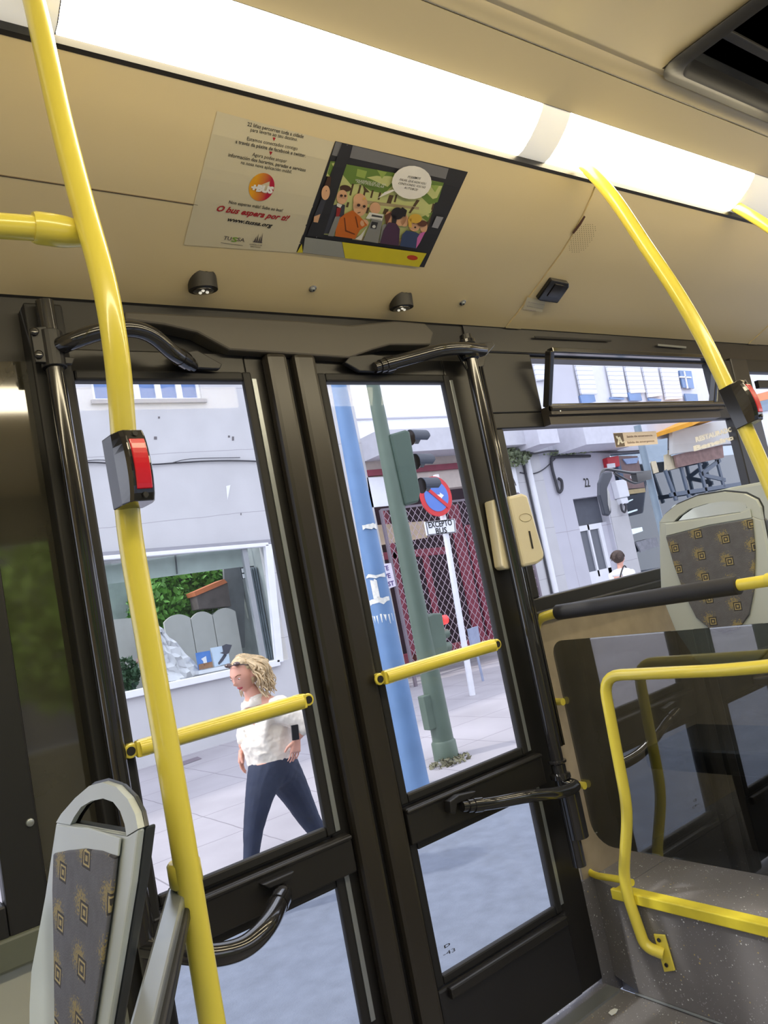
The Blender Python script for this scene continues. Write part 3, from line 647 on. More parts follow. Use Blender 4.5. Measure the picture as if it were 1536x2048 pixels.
# ==================================================================== PANEL FITTINGS
def spotlight(px, py, label):
    c = pr(px, py); n_ = (pr(px, py, .05)-c).normalized()
    t = thing('spotlight', label, 'spotlight', c, 'door spotlights')
    ax = V((0, .10, -.99)).normalized(); top = c+V((0, .010, .040)); r = .040
    mb = MB(); seg = 28; vs = []; u = V((1, 0, 0)); w = ax.cross(u)
    base = top+ax*.068
    for k in range(seg):
        an = 2*math.pi*k/seg; d = u*math.cos(an)+w*math.sin(an); p = base+d*r
        hgt = .092-.056*(max(0, (-d.y+.35)/1.35))
        vs += [p, p-ax*hgt]
    vs += [base-ax*.060]
    fs = [(2*k, 2*((k+1) % seg), 2*((k+1) % seg)+1, 2*k+1) for k in range(seg)]+[(2*k+1, 2*((k+1) % seg)+1, 2*seg) for k in range(seg)]+[[2*k for k in range(seg)]]
    mb.add(vs, fs); mb.build('housing', mat('spot_black', (44, 42, 40), .5, noise=.05, nscale=30), t, smooth=True)
    MB().lathe(base+ax*.0005, ax, [(0, .028), (.003, .028), (.004, .023)], 24).build('reflector', CHR, t, smooth=True)
    mb = MB()
    for k in range(3):
        an = 2.1*k; mb.ball(base+ax*.004+(u*math.cos(an)+w*math.sin(an))*.011, .0050, 10)
    mb.build('led', emit('spot_led', (1, .95, .8), .45), t, smooth=True)
    mb = MB(); mb.lathe(c-n_*-.001, n_, [(0, .024), (.008, .022)], 20); mb.build('mount', BLKM, t)
spotlight(408, 556, 'black angled spotlight under the left half of the white notice')
spotlight(806, 596, 'black angled spotlight under the right half of the cartoon poster')
for px, py, lb in ((625, 577, 'round chrome panel bolt between the two spotlights'), (925, 605, 'round chrome panel bolt right of the right spotlight')):
    c = pr(px, py); n_ = (pr(px, py, .05)-c).normalized(); t = thing('panel_bolt', lb, 'bolt', c, 'panel bolts')
    MB().lathe(c, n_, [(0, .0125), (.002, .0125), (.004, .010)], 22).build('washer', CHR, t, smooth=True); MB().lathe(c+n_*.004, n_, [(0, .008), (.003, .0075), (.005, .005)], 18).build('head', ALU, t, smooth=True)
    MB().lathe(c+n_*.0088, n_, [(0, .003), (.0006, .003)], 6).build('socket', BLK, t)
# sensor box
c = pr(1103, 578); t = thing('door_sensor', 'small black sensor box on the curved panel near the speaker holes', 'sensor', c)
up = (pr(1118, 556)-pr(1090, 598)).normalized(); n_ = (pr(1103, 578, .05)-c).normalized(); s = V((1, 0, 0))
qs = [pr(*q, .0) for q in ((1070, 592), (1098, 553), (1133, 560), (1133, 568), (1110, 600), (1075, 595))]
MB().prism(qs, n_*.020).build('case', BLK, t, bevel=.004); MB().prism([pr(*q, .020) for q in ((1088, 585), (1105, 560), (1122, 564), (1106, 588))], n_*.003).build('lens', mat('smoked_lens', (30, 26, 26), .08, coat=.5, noise=.02), t, bevel=.001)
# speaker holes
t = thing('speaker_grille', 'oval cluster of small speaker holes in the narrow cream strip', 'speaker grille', pr(1163, 475))
mb = MB()
for i in range(-8, 9):
    for jx in range(-5, 6):
        cc = (1163+jx*4.6+i*-1.9+(2.3*.9 if i % 2 else 0), 475+i*3.9)
        dx = (cc[0]-1163+i*1.9)/22; dy = i/7.8
        if dx*dx+dy*dy > 1: continue
        p = pr(*cc, .0052); n_ = (pr(cc[0], cc[1], .05)-p).normalized(); mb.lathe(p, n_, [(0, .00135), (.0004, .00135)], 7)
mb.build('holes', mat('hole_dark', (66, 54, 40), .9, noise=.02), t)['kind'] = 'stuff'
# warning label
t = thing('warning_label', 'small white printed label below the black sensor box', 'label', pr(1070, 608))
MB().poly([pr(*q, .0060) for q in ((1053, 592), (1090, 600), (1083, 622), (1044, 616))]).build('sheet', PAPER, t)
mb = MB(); PUR = mat('purple_ink', (110, 80, 110), .6, noise=.02)
for s_, a, b in (('EMERXENCIA', (1055, 602), (1087, 608)), ('pulse o botón', (1052, 610), (1084, 616)), ('e empuxe', (1049, 616), (1070, 620))): 
    A = pr(*a, .0068); B = pr(*b, .0068); text_on(mb, s_, A, B, (0, -.5, .7), .004)
mb.build('printed_text', PUR, t)
# scuff on the seam
MB().poly([pr(*q, .0055) for q in ((1166, 430), (1169, 432), (1160, 448), (1146, 466), (1142, 464), (1155, 446))]).build('panel_scuff', mat('scuff_brown', (84, 50, 34), .8, noise=.2), label='dark brown scuff on the edge of the curved panel seam', cat='scuff')
# slots in the header over window_1
for i, qs in enumerate((((1068, 672), (1222, 680), (1222, 683), (1070, 676)), ((1315, 688), (1372, 693), (1372, 697), (1315, 692)))): MB().prism([P(*q, .006) for q in qs], (0, -.002, 0)).build('trim_%d' % (50+i), RUB if i == 0 else ALU, kind='structure')
# ---- posters
def pp(off): return lambda q: pr(q[0], q[1], off)
def sheet(mb, c4, off, nu=10, nv=12):
    """bilinear sheet laid on the curved panel; c4 = TL,TR,BR,BL pixels"""
    vs = []
    for j in range(nv+1):
        for i in range(nu+1):
            u, v = i/nu, j/nv; a = V(c4[0]).lerp(V(c4[1]), u); b = V(c4[3]).lerp(V(c4[2]), u); q = a.lerp(b, v); vs.append(pr(q.x, q.y, off))
    return mb.add(vs, [(j*(nu+1)+i, j*(nu+1)+i+1, (j+1)*(nu+1)+i+1, (j+1)*(nu+1)+i) for j in range(nv) for i in range(nu)])
t = thing('notice_sheet', 'pale bus information notice with red slogan and round orange badge', 'notice', pr(480, 490))
sheet(MB(), ((434, 222), (668, 284), (594, 505), (367, 489)), .0012).build('sheet', PAPER, t)
def tpx(mb, s, a, b, h, bold=0, shear=0, off=.002, m4=None):
    A = pr(*a, off); B = pr(*b, off); mid = ((a[0]+b[0])/2, (a[1]+b[1])/2)
    # direction "up" on the panel surface at constant X
    vs, fs = text2d(s, 1, bold, shear); w = (B-A).length; pts = []
    for x, y in vs:
        # walk up the profile
        base = A.lerp(B, x); yy = y*h/.7
        i = None
        # local slope at base.z
        for (y0, z0), (y1, z1) in zip(PROF, PROF[1:]):
            if z0-.01 <= base.z <= z1+.01: i = V((0, y1-y0, z1-z0)).normalized()
        i = i or V((0, -.7, .7)); pts.append(base+i*yy)
    return mb.add(pts, fs)
mb = MB()
for s_, a, b, h, bo in (('22 liñas percorren toda a cidade', (494, 251), (606, 276), .0085, .006), ('para levarte ao teu destino.', (500, 262), (594, 282), .0085, 0), ('Estamos conectados contigo', (493, 280), (594, 300), .0085, 0), ('a través da páxina de facebook e twitter.', (470, 285.5), (610.6, 314), .0085, .006),
    ('Agora podes atopar', (503.5, 311), (572, 325), .0085, 0), ('información dos horarios, paradas e servizos', (455.7, 312), (610, 342.6), .0085, .008), ('na nosa nova aplicación móbil.', (480.7, 327), (582.6, 346.5), .0085, 0), ('Non esperes máis! Sube ao bus!', (456.7, 406), (564, 422.7), .0085, .012)):
    tpx(mb, s_, a, b, h, bo)
tpx(mb, 'www.tussa.org', (453.8, 441), (543.6, 454), .012, .025, .3)
mb.build('printed_text', INK, t)
RINK = mat('red_ink', (170, 24, 36), .6, noise=.02)
mb = MB(); tpx(mb, 'O bus espera por ti!', (432, 420.7), (576, 441), .0165, .03, .35)
for c_ in ((547.5, 278), (541, 306)): mb.poly([pr(c_[0]-3, c_[1]-4, .002), pr(c_[0]+3.5, c_[1]-3, .002), pr(c_[0]-.5, c_[1]+4, .002)])
mb.build('red_print', RINK, t)
# round badge with a two-tone print
bm = mat('badge_orange', (226, 150, 30), .5, noise=.02); nt = bm.node_tree; b_ = nt.nodes['Principled BSDF']
tc = N(nt, 'ShaderNodeTexCoord'); sp = N(nt, 'ShaderNodeSeparateXYZ'); nt.links.new(tc.outputs['Generated'], sp.inputs[0]); rp_ = N(nt, 'ShaderNodeValToRGB'); nt.links.new(sp.outputs['X'], rp_.inputs[0])
rp_.color_ramp.elements[0].color = lin((232, 164, 20))+(1,); rp_.color_ramp.elements[0].position = .2; rp_.color_ramp.elements[1].color = lin((186, 20, 60))+(1,); rp_.color_ramp.elements[1].position = .8; nt.links.new(rp_.outputs[0], b_.inputs['Base Color'])
bd = MB().poly([pr(522.7+25.5*math.cos(a/18*math.pi)-3.5*math.sin(a/18*math.pi), 373.4+28*math.sin(a/18*math.pi), .0018) for a in range(36)]).build('round_badge', bm, t)
mb = MB(); tpx(mb, '+BUS', (500, 379), (544, 385.5), .0165, .07, 0, .0026); mb.build('badge_letters', mat('white_ink', (240, 238, 232), .5, noise=.01), bd)
mb = MB(); tpx(mb, 'TU', (446, 478), (461, 480), .011, .01); tpx(mb, 'SA', (473, 481), (488, 483), .011, .01); tpx(mb, 'CONCELLO DE', (498, 488.5), (523, 491), .0035, .01); tpx(mb, 'SANTIAGO', (500, 493), (520, 495), .0035, .01)
for i, (w0, hh) in enumerate(((0, 11), (4.2, 17), (8.4, 13), (12.5, 19))): mb.poly([pr(507+w0, 482+w0*.12, .002), pr(510.6+w0, 482.4+w0*.12, .002), pr(512.6+w0, 482.4-hh+w0*.1, .002)])
mb.poly([pr(505.5, 481.5, .002), pr(524, 484, .002), pr(523.6, 485.6, .002), pr(505, 483, .002)]); mb.poly([pr(441, 484, .002), pr(485, 490, .002), pr(485, 490.8, .002), pr(441, 484.8, .002)])
mb.build('logo_print', mat('grey_ink', (84, 76, 74), .6, noise=.02), t)
mb = MB(); tpx(mb, 'S', (461.5, 482), (473, 483), .014, .02); mb.build('logo_print', mat('green_ink', (120, 160, 50), .6, noise=.02), t)
# cartoon poster
t = thing('cartoon_poster', 'colour cartoon poster of bus passengers with a white speech bubble', 'poster', pr(730, 515))
def cq(x, y): return (580+x/4.042, 260+y/4.042)
def shape(mb, pts, off, sub=1):
    return mb.poly([pr(*cq(*q), off) for q in pts])
def ell(x, y, rx, ry, rot=0, n=22):
    return [(x+rx*math.cos(a*2*math.pi/n)*math.cos(rot)-ry*math.sin(a*2*math.pi/n)*math.sin(rot), y+rx*math.cos(a*2*math.pi/n)*math.sin(rot)+ry*math.sin(a*2*math.pi/n)*math.cos(rot)) for a in range(n)]
def col(name, c): return mat('print_'+name, c, .5, noise=.02, nscale=30)
sheet(MB(), tuple(cq(*q) for q in ((365, 88), (1437, 338), (1083, 1108), (50, 985))), .0012).build('sheet', col('dark', (38, 38, 44)), t)
z = [.0016]
def pic(name, c, shapes, grid=None):
    z[0] += .00022; mb = MB()
    for s_ in shapes: shape(mb, s_, z[0])
    if grid:
        for g in grid: sheet(mb, tuple(cq(*q) for q in g), z[0], 8, 8)
    return mb.build(name, col(name+'%d' % c[0], c), t)
pic('grey_band', (112, 112, 116), [], [((368, 92), (418, 104), (392, 215), (335, 200)), ((505, 124), (1280, 310), (1255, 395), (480, 222))])
pic('window_view', (196, 200, 130), [], [((455, 275), (1240, 425), (1010, 945), (265, 840)), ((325, 250), (375, 255), (335, 380), (290, 370))])
pic('foliage', (104, 132, 58), [((455, 275), (840, 345), (830, 440), (760, 510), (650, 490), (560, 430), (490, 440), (425, 360)), ((1100, 400), (1240, 425), (1190, 580), (1120, 600), (1060, 540)), ((1060, 700), (1150, 660), (1110, 740)), ((325, 250), (375, 255), (335, 380), (300, 350))])
pic('foliage_light', (150, 172, 84), [((540, 310), (620, 330), (600, 390), (530, 370)), ((700, 320), (780, 340), (740, 390)), ((1130, 440), (1200, 450), (1170, 500))])
pic('lower_view', (176, 160, 120), [((560, 560), (1040, 620), (1010, 945), (500, 880))])
pic('trunk', (84, 66, 44), [((x, y), (x+14, y+2), (x-34, y+190), (x-52, y+188)) for x, y in ((500, 430), (560, 440), (600, 470), (660, 480), (720, 500), (850, 520), (1150, 590))]+[((800, 520), (835, 525), (780, 680), (745, 670)), ((585, 440), (640, 500), (600, 500)), ((1020, 560), (1045, 565), (970, 670), (955, 665))])
pic('bus_side_grey', (150, 152, 146), [], [((118, 860), (415, 900), (440, 1028), (100, 985))])
pic('bus_side_yellow', (216, 200, 40), [((92, 915), (100, 985), (52, 985))], [((418, 900), (1100, 992), (1040, 1102), (442, 1030))])
pic('tail_light', (190, 60, 30), [ell(985, 1026, 44, 20, .12)])
pic('window_post', (40, 40, 46), [], [((418, 104), (500, 122), (262, 860), (130, 850))])
pic('post_glint', (150, 150, 156), [((455, 115), (460, 116), (212, 862), (206, 862)), ((1180, 690), (1235, 700), (1190, 790), (1140, 780))])
pic('dark_coat', (58, 60, 72), [((245, 560), (290, 550), (240, 700), (190, 690)), ((345, 600), (400, 590), (440, 600), (430, 690), (380, 700), (310, 830), (270, 830))])
pic('hat', (70, 46, 34), [ell(442, 465, 46, 26, .15), ((270, 450), (300, 370), (328, 372), (318, 450))])
pic('printed_face', (222, 172, 132), [ell(415, 535, 44, 58, .1), ell(282, 500, 34, 58, .1), ((190, 690), (240, 672), (220, 740), (185, 735)), ell(562, 600, 58, 90, .05), ell(555, 560, 50, 54), ell(682, 625, 44, 46), ell(595, 745, 34, 30), ell(795, 700, 34, 50), ell(890, 700, 46, 70, .15), ell(920, 725, 34, 50), ell(1000, 750, 52, 62), ell(1075, 775, 30, 50), ((880, 880), (940, 860), (950, 875), (890, 922))])
pic('orange_jacket', (206, 108, 34), [((440, 670), (500, 640), (560, 690), (620, 760), (560, 800), (520, 872), (360, 850), (365, 760), (400, 700))])
pic('jacket_line', (120, 58, 20), [((430, 700), (438, 700), (450, 800), (520, 830), (518, 838), (440, 810)), ((520, 690), (528, 690), (548, 780), (540, 780))])
pic('red_vest', (150, 40, 40), [((372, 620), (408, 620), (390, 690), (365, 690))])
pic('grey_machine', (140, 140, 136), [((660, 700), (745, 712), (705, 905), (585, 885)), ((360, 690), (400, 690), (345, 850), (300, 845)), ((740, 760), (790, 740), (740, 870), (715, 900))])
pic('machine_slot', (50, 50, 54), [((655, 730), (705, 738), (690, 790), (645, 780))])
pic('newspaper', (226, 224, 214), [((635, 655), (750, 675), (735, 725), (605, 705)), ((560, 840), (620, 770), (600, 800), (570, 880), (520, 870)), ell(672, 770, 14, 12), ((375, 580), (415, 595), (400, 620), (370, 605))])
pic('newsprint', (70, 70, 70), [((655, 672), (740, 688), (737, 702), (650, 688)), ((640, 704), (730, 716), (729, 719), (639, 707))])
pic('black_hair', (34, 30, 36), [ell(860, 665, 52, 48), ((870, 640), (900, 615), (938, 640), (925, 690), (880, 690)), ((820, 680), (860, 680), (850, 740), (815, 740))])
pic('purple_coat', (78, 50, 78), [((790, 735), (850, 745), (880, 790), (870, 925), (720, 905), (750, 800))])
pic('brown_hair', (96, 56, 40), [ell(1062, 745, 38, 26), ((755, 680), (815, 650), (800, 700), (770, 760))])
pic('blond_hair', (222, 178, 66), [ell(1005, 705, 52, 38), ((945, 710), (975, 700), (975, 780), (950, 770)), ell(590, 545, 8, 8)])
pic('blue_coat', (58, 74, 112), [((930, 800), (1010, 815), (1040, 830), (1010, 945), (880, 925), (900, 830))])
pic('pink_coat', (214, 112, 180), [((1045, 820), (1085, 810), (1040, 900), (1010, 945), (1020, 860))])
pic('outline_mark', (60, 40, 34), [ell(545, 595, 14, 12), ell(590, 605, 12, 11), ell(405, 520, 12, 10), ell(436, 522, 10, 10), ((535, 655), (560, 650), (560, 656), (537, 662)), ell(1002, 775, 9, 8), ((985, 740), (995, 740), (995, 745), (985, 745)), ((1015, 742), (1025, 744), (1025, 748), (1015, 746)), ell(283, 480, 4, 4)])
pic('speech_bubble', (236, 232, 224), [ell(972, 415, 160, 134), ((835, 480), (700, 540), (755, 490), (820, 470))])
mb = MB(); z[0] += .0004
for s_, a, b in (('PODEMOS', (938, 378), (1040, 392)), ('FALAR, QUE NON VOU', (872, 396), (1084, 432)), ('CONDUCINDO, VOU NO', (862, 425), (1080, 462)), ('AUTOBÚS!', (908, 462), (1018, 482))): tpx(mb, s_, cq(*a), cq(*b), .006, .004, .2, z[0])
mb.build('speech_text', INK, t)
mb = MB()
for s_, a, b in (('VIAXEIROS DE SIL XA', (515, 400), (760, 440)), ('NON PODE FALAR', (525, 415), (745, 458))): tpx(mb, s_, cq(*a), cq(*b), .0055, .01, .2, z[0])
mb.build('window_lettering', mat('pale_print', (205, 205, 196), .5, noise=.01), t)
# emergency exit sticker on the window
t = thing('exit_sticker', 'emergency exit sticker with running figure stuck on the right window', 'sticker', onY(1270, 893, D+.010))
G = lambda q, o=.010: onY(q[0], q[1], D+o)
MB().poly([G(q) for q in ((1226, 866), (1312, 862), (1316, 888), (1232, 895))]).build('sheet', mat('sticker_clear', (240, 226, 218), .4, noise=.02), t)
MB().poly([G(q, .0085) for q in ((1227, 867), (1245, 866), (1250, 892), (1233, 894))]).build('brown_square', mat('sticker_brown', (110, 96, 84), .4, noise=.02), t)
fm = MB()
for q in (((1231, 872), (1235, 872), (1237, 876), (1233, 877)), ((1234, 876), (1240, 873), (1243, 880), (1238, 883)), ((1238, 882), (1243, 879), (1245, 884), (1250, 882), (1250, 884), (1244, 887)), ((1236, 880), (1240, 882), (1238, 890), (1235, 889))): fm.poly([G(p, .0075) for p in q])
fm.build('running_figure', mat('white_ink', (240, 238, 232), .5), t)
mb = MB(); text_on(mb, 'Saída de emerxencia', G((1254, 875), .0085), G((1305, 872), .0085), (0, 0, 1), .0085, .005); text_on(mb, 'Salida de emergencia', G((1255, 887), .0085), G((1309, 883), .0085), (0, 0, 1), .0085, .005); mb.build('printed_text', mat('brown_ink', (120, 90, 80), .6, noise=.02), t)
# white shop lettering stuck on the glass
t = thing('window_lettering', 'two tilted lines of bold white lettering low on the right window glass', 'lettering', G((1430, 890)))
mb = MB(); up = (G((1425, 850))-G((1431, 880))).normalized(); text_on(mb, 'RESTAURADO', G((1392, 884)), G((1466, 862)), up, .022, .06); text_on(mb, 'Beneiro', G((1388, 902)), G((1470, 878)), up, .022, .06); mb.build('letters', mat('white_vinyl', (245, 245, 245), .4, noise=.01), t)
# cream dispenser box behind the shaft
t = thing('dispenser_box', 'cream wall-mounted plastic dispenser box with narrow slot behind the black shaft', 'dispenser', YP(1060, 1130, D-.03))
qs = [YP(*q, D-.10) for q in ((1017, 993), (1045, 986), (1056, 990), (1090, 1108), (1088, 1120), (1075, 1128), (1048, 1134))]
CRB = mat('cream_plastic', (206, 200, 180), .3, noise=.02)
MB().prism(qs, (0, .085, 0)).build('cover', CRB, t, bevel=.010)
MB().prism([YP(*q, D-.06) for q in ((985, 1000), (1020, 990), (1050, 1134), (1012, 1138), (1006, 1132))], (0, .045, 0)).build('backplate', mat('cream_backplate', (222, 214, 190), .35, noise=.02), t, bevel=.006)
MB().prism([YP(*q, D-.1015) for q in ((1057, 1062), (1060, 1062), (1067, 1097), (1064, 1097))], (0, -.001, 0)).build('slot', RUB, t)
mb = MB(); rg = [YP(1051+12*math.cos(a*math.pi/12), 1035+8*math.sin(a*math.pi/12), D-.101) for a in range(25)]; mb.tube(rg, .0007, 6, smooth=False); mb.build('oval_mark', mat('cream_mark', (160, 148, 112), .4, noise=.02), t)
# paper scrap and gum on floor / platform
mb = MB(); c = onZ(1226, 1990+34, .003); mb.prism([c+V(q) for q in ((-.018, -.008, 0), (.0, -.012, .0), (.018, -.006, 0), (.016, .006, 0), (.002, .010, 0), (-.014, .007, 0))], (0, 0, .002)); mb.build('paper_scrap', mat('white_scrap', (215, 220, 222), .8, noise=.05), label='small torn white paper scrap lying on the bus floor', cat='paper scrap')
mb = MB(); c = onZ(1522, 1688, .328); mb.prism([c+V(q) for q in ((-.02, -.016, 0), (.0, -.01, .0), (.018, -.02, 0), (.02, .006, 0), (.0, .014, 0), (-.018, .008, 0))], (0, 0, .003)); mb.build('paper_scrap', mat('white_scrap', (215, 220, 222), .8), label='crumpled white paper scrap on the raised platform', cat='paper scrap')
# ==================================================================== OUTSIDE
exec_outside = True
PAVE = grid_mat('pavement_slabs', (166, 162, 168), (130, 126, 132), .9, .9, 'X', 'Y', .012, .85, .12, 1.1)
ASPH = mat('blue_grey_asphalt', (116, 124, 140), .9, noise=.12, nscale=9, bump=.3, bscale=90)
KY = onZ(820, 1640, SW).y
MB().box((-8, KY, SW-.12), (40, YF+2.6, SW)).build('pavement', PAVE, kind='structure')
MB().box((-8, KY-.14, SW-.12), (40, KY, SW+.002)).build('kerb', mat('kerb_stone', (178, 178, 184), .8, noise=.08, nscale=5), kind='structure', bevel=.02)
MB().box((-12, -14, SW-.16), (40, KY-.14, SW-.125)).build('road', ASPH, kind='structure')
# ---- concrete building behind the left door
CON = grid_mat('facade_render', (196, 196, 199), (166, 164, 170), 0, 1.02, 'X', 'Z', .010, .9, .06, 1.6)
WHT = mat('white_paint', (232, 234, 240), .5, noise=.03); GREYF = mat('grey_profile', (150, 150, 158), .5, noise=.03)
sTL, sTR, sBR, sBL = fY(197, 1118), fY(533, 1090), fY(556, 1325), fY(243, 1392)
XE = fY(745, 1000).x
zt, zb = (sTL.z+sTR.z)/2, (sBL.z+sBR.z)/2
t = thing('building', 'pale rendered concrete building with a ribbon window above a shopfront', 'building', (3, YF, SW))
wl_, wr_ = sBL.x-.02, sTR.x+.02
b1 = MB(); b1.box((-7, YF, SW), (wl_, YF+.3, 4.72)); b1.box((wr_, YF, SW), (XE, YF+.3, 4.72)); b1.box((wl_, YF, SW), (wr_, YF+.3, zb-.02)); b1.box((wl_, YF, zt), (wr_, YF+.3, 4.72))
wz0 = fY(300, 800).z; wz0 = min(wz0, 5.05); rx0, rx1 = fY(186, 790).x, fY(405, 800).x
b1.box((-7, YF, 4.72), (XE, YF+.3, wz0)); b1.box((-7, YF, wz0), (rx0, YF+.3, 7.5)); b1.box((rx1, YF, wz0), (XE, YF+.3, 7.5)); b1.box((rx0, YF, 6.3), (rx1, YF+.3, 7.5))
b1.build('wall', CON, t)
BLG = mat('blue_window_glass', (96, 126, 180), .15, noise=.1, nscale=1.5)
n = 5; ww = (rx1-rx0)/n
for i in range(n):
    fr_ = MB(); x = rx0+ww*i; hatch_frame(fr_, x+.0, x+ww, wz0, 6.3, .045, YF+.05, YF+.12); wf = fr_.build('window', WHT, t)
    MB().box((x+.045, YF+.085, wz0+.045), (x+ww-.045, YF+.095, 6.255)).build('pane', BLG, wf)
MB().box((rx0-.05, YF-.06, wz0-.06), (rx1+.05, YF+.1, wz0)).build('window_sill', GREYF, t)
hd = MB(); hd.prism([fY(150, 1108, .06), fY(545, 1078, .06), fY(547, 1090, .06), fY(150, 1121, .06)], (0, .1, 0)); hd.build('awning_rail', GREYF, t)
# shop window frame and pane
sw = MB(); pts = [V((p.x, YF-.03, p.z)) for p in (sTL, sTR, sBR, sBL)]
for a, b, w in ((pts[3], pts[2], .10), (pts[0], pts[1], .06), (pts[1], pts[2], .12), (pts[0], pts[3], .05)): sw.bar(a, b, .12, w, (0, 1, 0)) if 0 else sw.bar(a, b, w, .10, (0, 1, 0))
sf = sw.build('shop_window', WHT, t, bevel=.01)
MB().poly([p+V((0, .03, 0)) for p in pts]).build('pane', glass('shop_glass', (.9, .93, .93), 1.45, boost=1.3), sf)
pv = fY(497, 1140).x; MB().box((pv-.05, YF-.01, zb), (pv+.03, YF+.06, zt)).build('mullion', mat('grey_mullion', (150, 154, 158), .4, noise=.03), sf)
# shop interior box
MB().box((wl_, YF+.31, zb-.05), (wr_, YF+2.4, zb)).build('shop_floor', mat('shop_floor', (190, 188, 186), .7, noise=.05), kind='structure')
MB().box((wl_-.3, YF+2.4, zb-.3), (wr_+.3, YF+2.45, zt+.05)).build('shop_back_wall', mat('shop_back', (150, 164, 160), .7, noise=.25, nscale=2.5), kind='structure')
def SY(px, py, o): return onY(px, py, YF+o)
MB().box((wr_, YF+.3, zb-.3), (wr_+.06, YF+2.4, zt+.05)).build('shop_side_wall', mat('shop_side', (150, 158, 158), .7, noise=.2, nscale=2.5), kind='structure')
t = thing('blind', 'pale translucent blind across the top of the shop window', 'blind', SY(350, 1150, .35))
MB().prism([SY(*q, .34) for q in ((200, 1122), (495, 1094), (495, 1132), (203, 1170))], (0, .01, 0)).build('cloth', mat('blind_cloth', (182, 196, 190), .6, noise=.10, nscale=4), t)
MB().bar(SY(350, 1107, .33), SY(354, 1148, .33), .05, .01).build('hanger', mat('blind_hanger', (90, 96, 100), .6, noise=.05), t)
# leaf clusters, first for greenery that imitates a reflection in the shop glass
def leaves(mb, n, c, r, s=.06, keep=None):
    for _ in range(n):
        while True:
            p = V((random.uniform(-1, 1), random.uniform(-1, 1), random.uniform(-1, 1)))
            if p.length < 1: break
        q = V(c)+V((p.x*r[0], p.y*r[1], p.z*r[2])); u = V((random.gauss(0, 1), random.gauss(0, 1), random.gauss(0, 1))).normalized(); w = u.cross(V((random.gauss(0, 1), random.gauss(0, 1), random.gauss(0, 1)))).normalized()
        a = s*random.uniform(.6, 1.3); mb.add([q-u*a, q+w*a*.5, q+u*a, q-w*a*.5], [(0, 1, 2, 3)])
    return mb
LEAF = mat('reflected_leaf', (92, 150, 52), .5, noise=.4, nscale=9); LEAF2 = mat('tree_leaf', (150, 180, 70), .55, noise=.35, nscale=2)
c = SY(380, 1185, 1.75); mb = MB(); leaves(mb, 3600, c, (1.05, .30, .45), .07); c = SY(325, 1212, 1.6); leaves(mb, 1200, c, (.6, .4, .38), .07); mb.build('reflected_hedge', LEAF, label='dense green leaves behind the shop glass imitating trees reflected in it', cat='reflected_hedge', kind='stuff')
# scalloped pale panels modelled in place of a fence reflected in the glass
SCP = mat('reflected_fence', (188, 188, 184), .7, noise=.05, nscale=6)
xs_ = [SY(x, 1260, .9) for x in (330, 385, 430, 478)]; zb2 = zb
labs = ('first scalloped pale panel beside the white cloth, imitating a fence reflected in the shop window', 'middle scalloped pale panel behind the blue picture, imitating a fence reflected in the shop window', 'scalloped pale panel nearest the grey mullion, imitating a fence reflected in the shop window')
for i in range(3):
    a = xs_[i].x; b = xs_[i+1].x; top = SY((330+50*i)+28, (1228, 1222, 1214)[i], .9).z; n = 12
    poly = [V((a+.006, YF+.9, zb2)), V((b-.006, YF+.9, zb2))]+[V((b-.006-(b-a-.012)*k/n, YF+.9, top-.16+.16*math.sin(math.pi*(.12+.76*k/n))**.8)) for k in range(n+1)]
    MB().prism(poly, (0, .05, 0)).build('reflected_fence_panel', SCP, label=labs[i], cat='panel', group='reflected fence panels in the shop glass')
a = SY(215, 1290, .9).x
mb = MB(); mb.prism([SY(*q, .9) for q in ((212, 1240), (262, 1236), (290, 1400), (240, 1400))], (0, .05, 0)); mb.build('reflected_fence_panel', SCP, label='flat pale panel imitating a fence reflected at the left end of the shop window', cat='panel', group='reflected fence panels in the shop glass')
# little house with orange roof, modelled in place of a reflection in the glass
t = thing('reflected_house', 'small grey hut with an orange roof imitating a house reflected in the shop window', 'hut', SY(430, 1230, 1.0))
MB().prism([SY(*q, .95) for q in ((393, 1192), (455, 1165), (462, 1212), (398, 1218))], (0, .3, 0)).build('hut_wall', mat('hut_grey', (92, 84, 82), .7, noise=.2, nscale=6), t)
MB().prism([SY(*q, .92) for q in ((388, 1184), (448, 1158), (455, 1165), (392, 1192))], (0, .36, 0)).build('hut_roof', mat('terracotta', (200, 116, 74), .7, noise=.1), t)
# domed dark cabinet & lattice on the right of the pane
t = thing('display_arch', 'grey arched display stand near the right end of the shop window', 'display stand', SY(480, 1300, 1.1))
poly = [SY(455, 1300, 1.1), SY(490, 1295, 1.1)]+[SY(488-40*k/8, 1138-22*math.sin(math.pi*k/8)-.0, 1.1) for k in range(9)]
MB().prism(poly, (0, .06, 0)).build('arch_panel', mat('arch_grey', (120, 124, 128), .6, noise=.08), t)
t = thing('lattice_panel', 'dark lattice panel with white squares at the upper right of the shop window', 'lattice', SY(505, 1150, .6))
mb = MB(); A, B, Cc, Dd = [SY(*q, .6) for q in ((480, 1135), (518, 1130), (522, 1152), (484, 1158))]
mb.prism([A, B, Cc, Dd], (0, .02, 0)); mb.build('board', mat('lattice_dark', (60, 66, 74), .6), t); mb = MB(); mb.bar((A+B)/2, V(((A.x+B.x)/2, A.y, zt+.03)), .02, .02); mb.build('hanger', WHT, t); mb = MB()
for i in range(5):
    for jx in range(2):
        p = A.lerp(B, (i+.25)/5).lerp(Dd.lerp(Cc, (i+.25)/5), (jx+.25)/2.1); mb.box((p.x, p.y-.02, p.z-.07), (p.x+.06, p.y-.005, p.z))
mb.build('white_squares', WHT, t)
t = thing('curtain', 'pale blue-grey hanging curtain at the right end of the shop window', 'curtain', SY(520, 1300, .5))
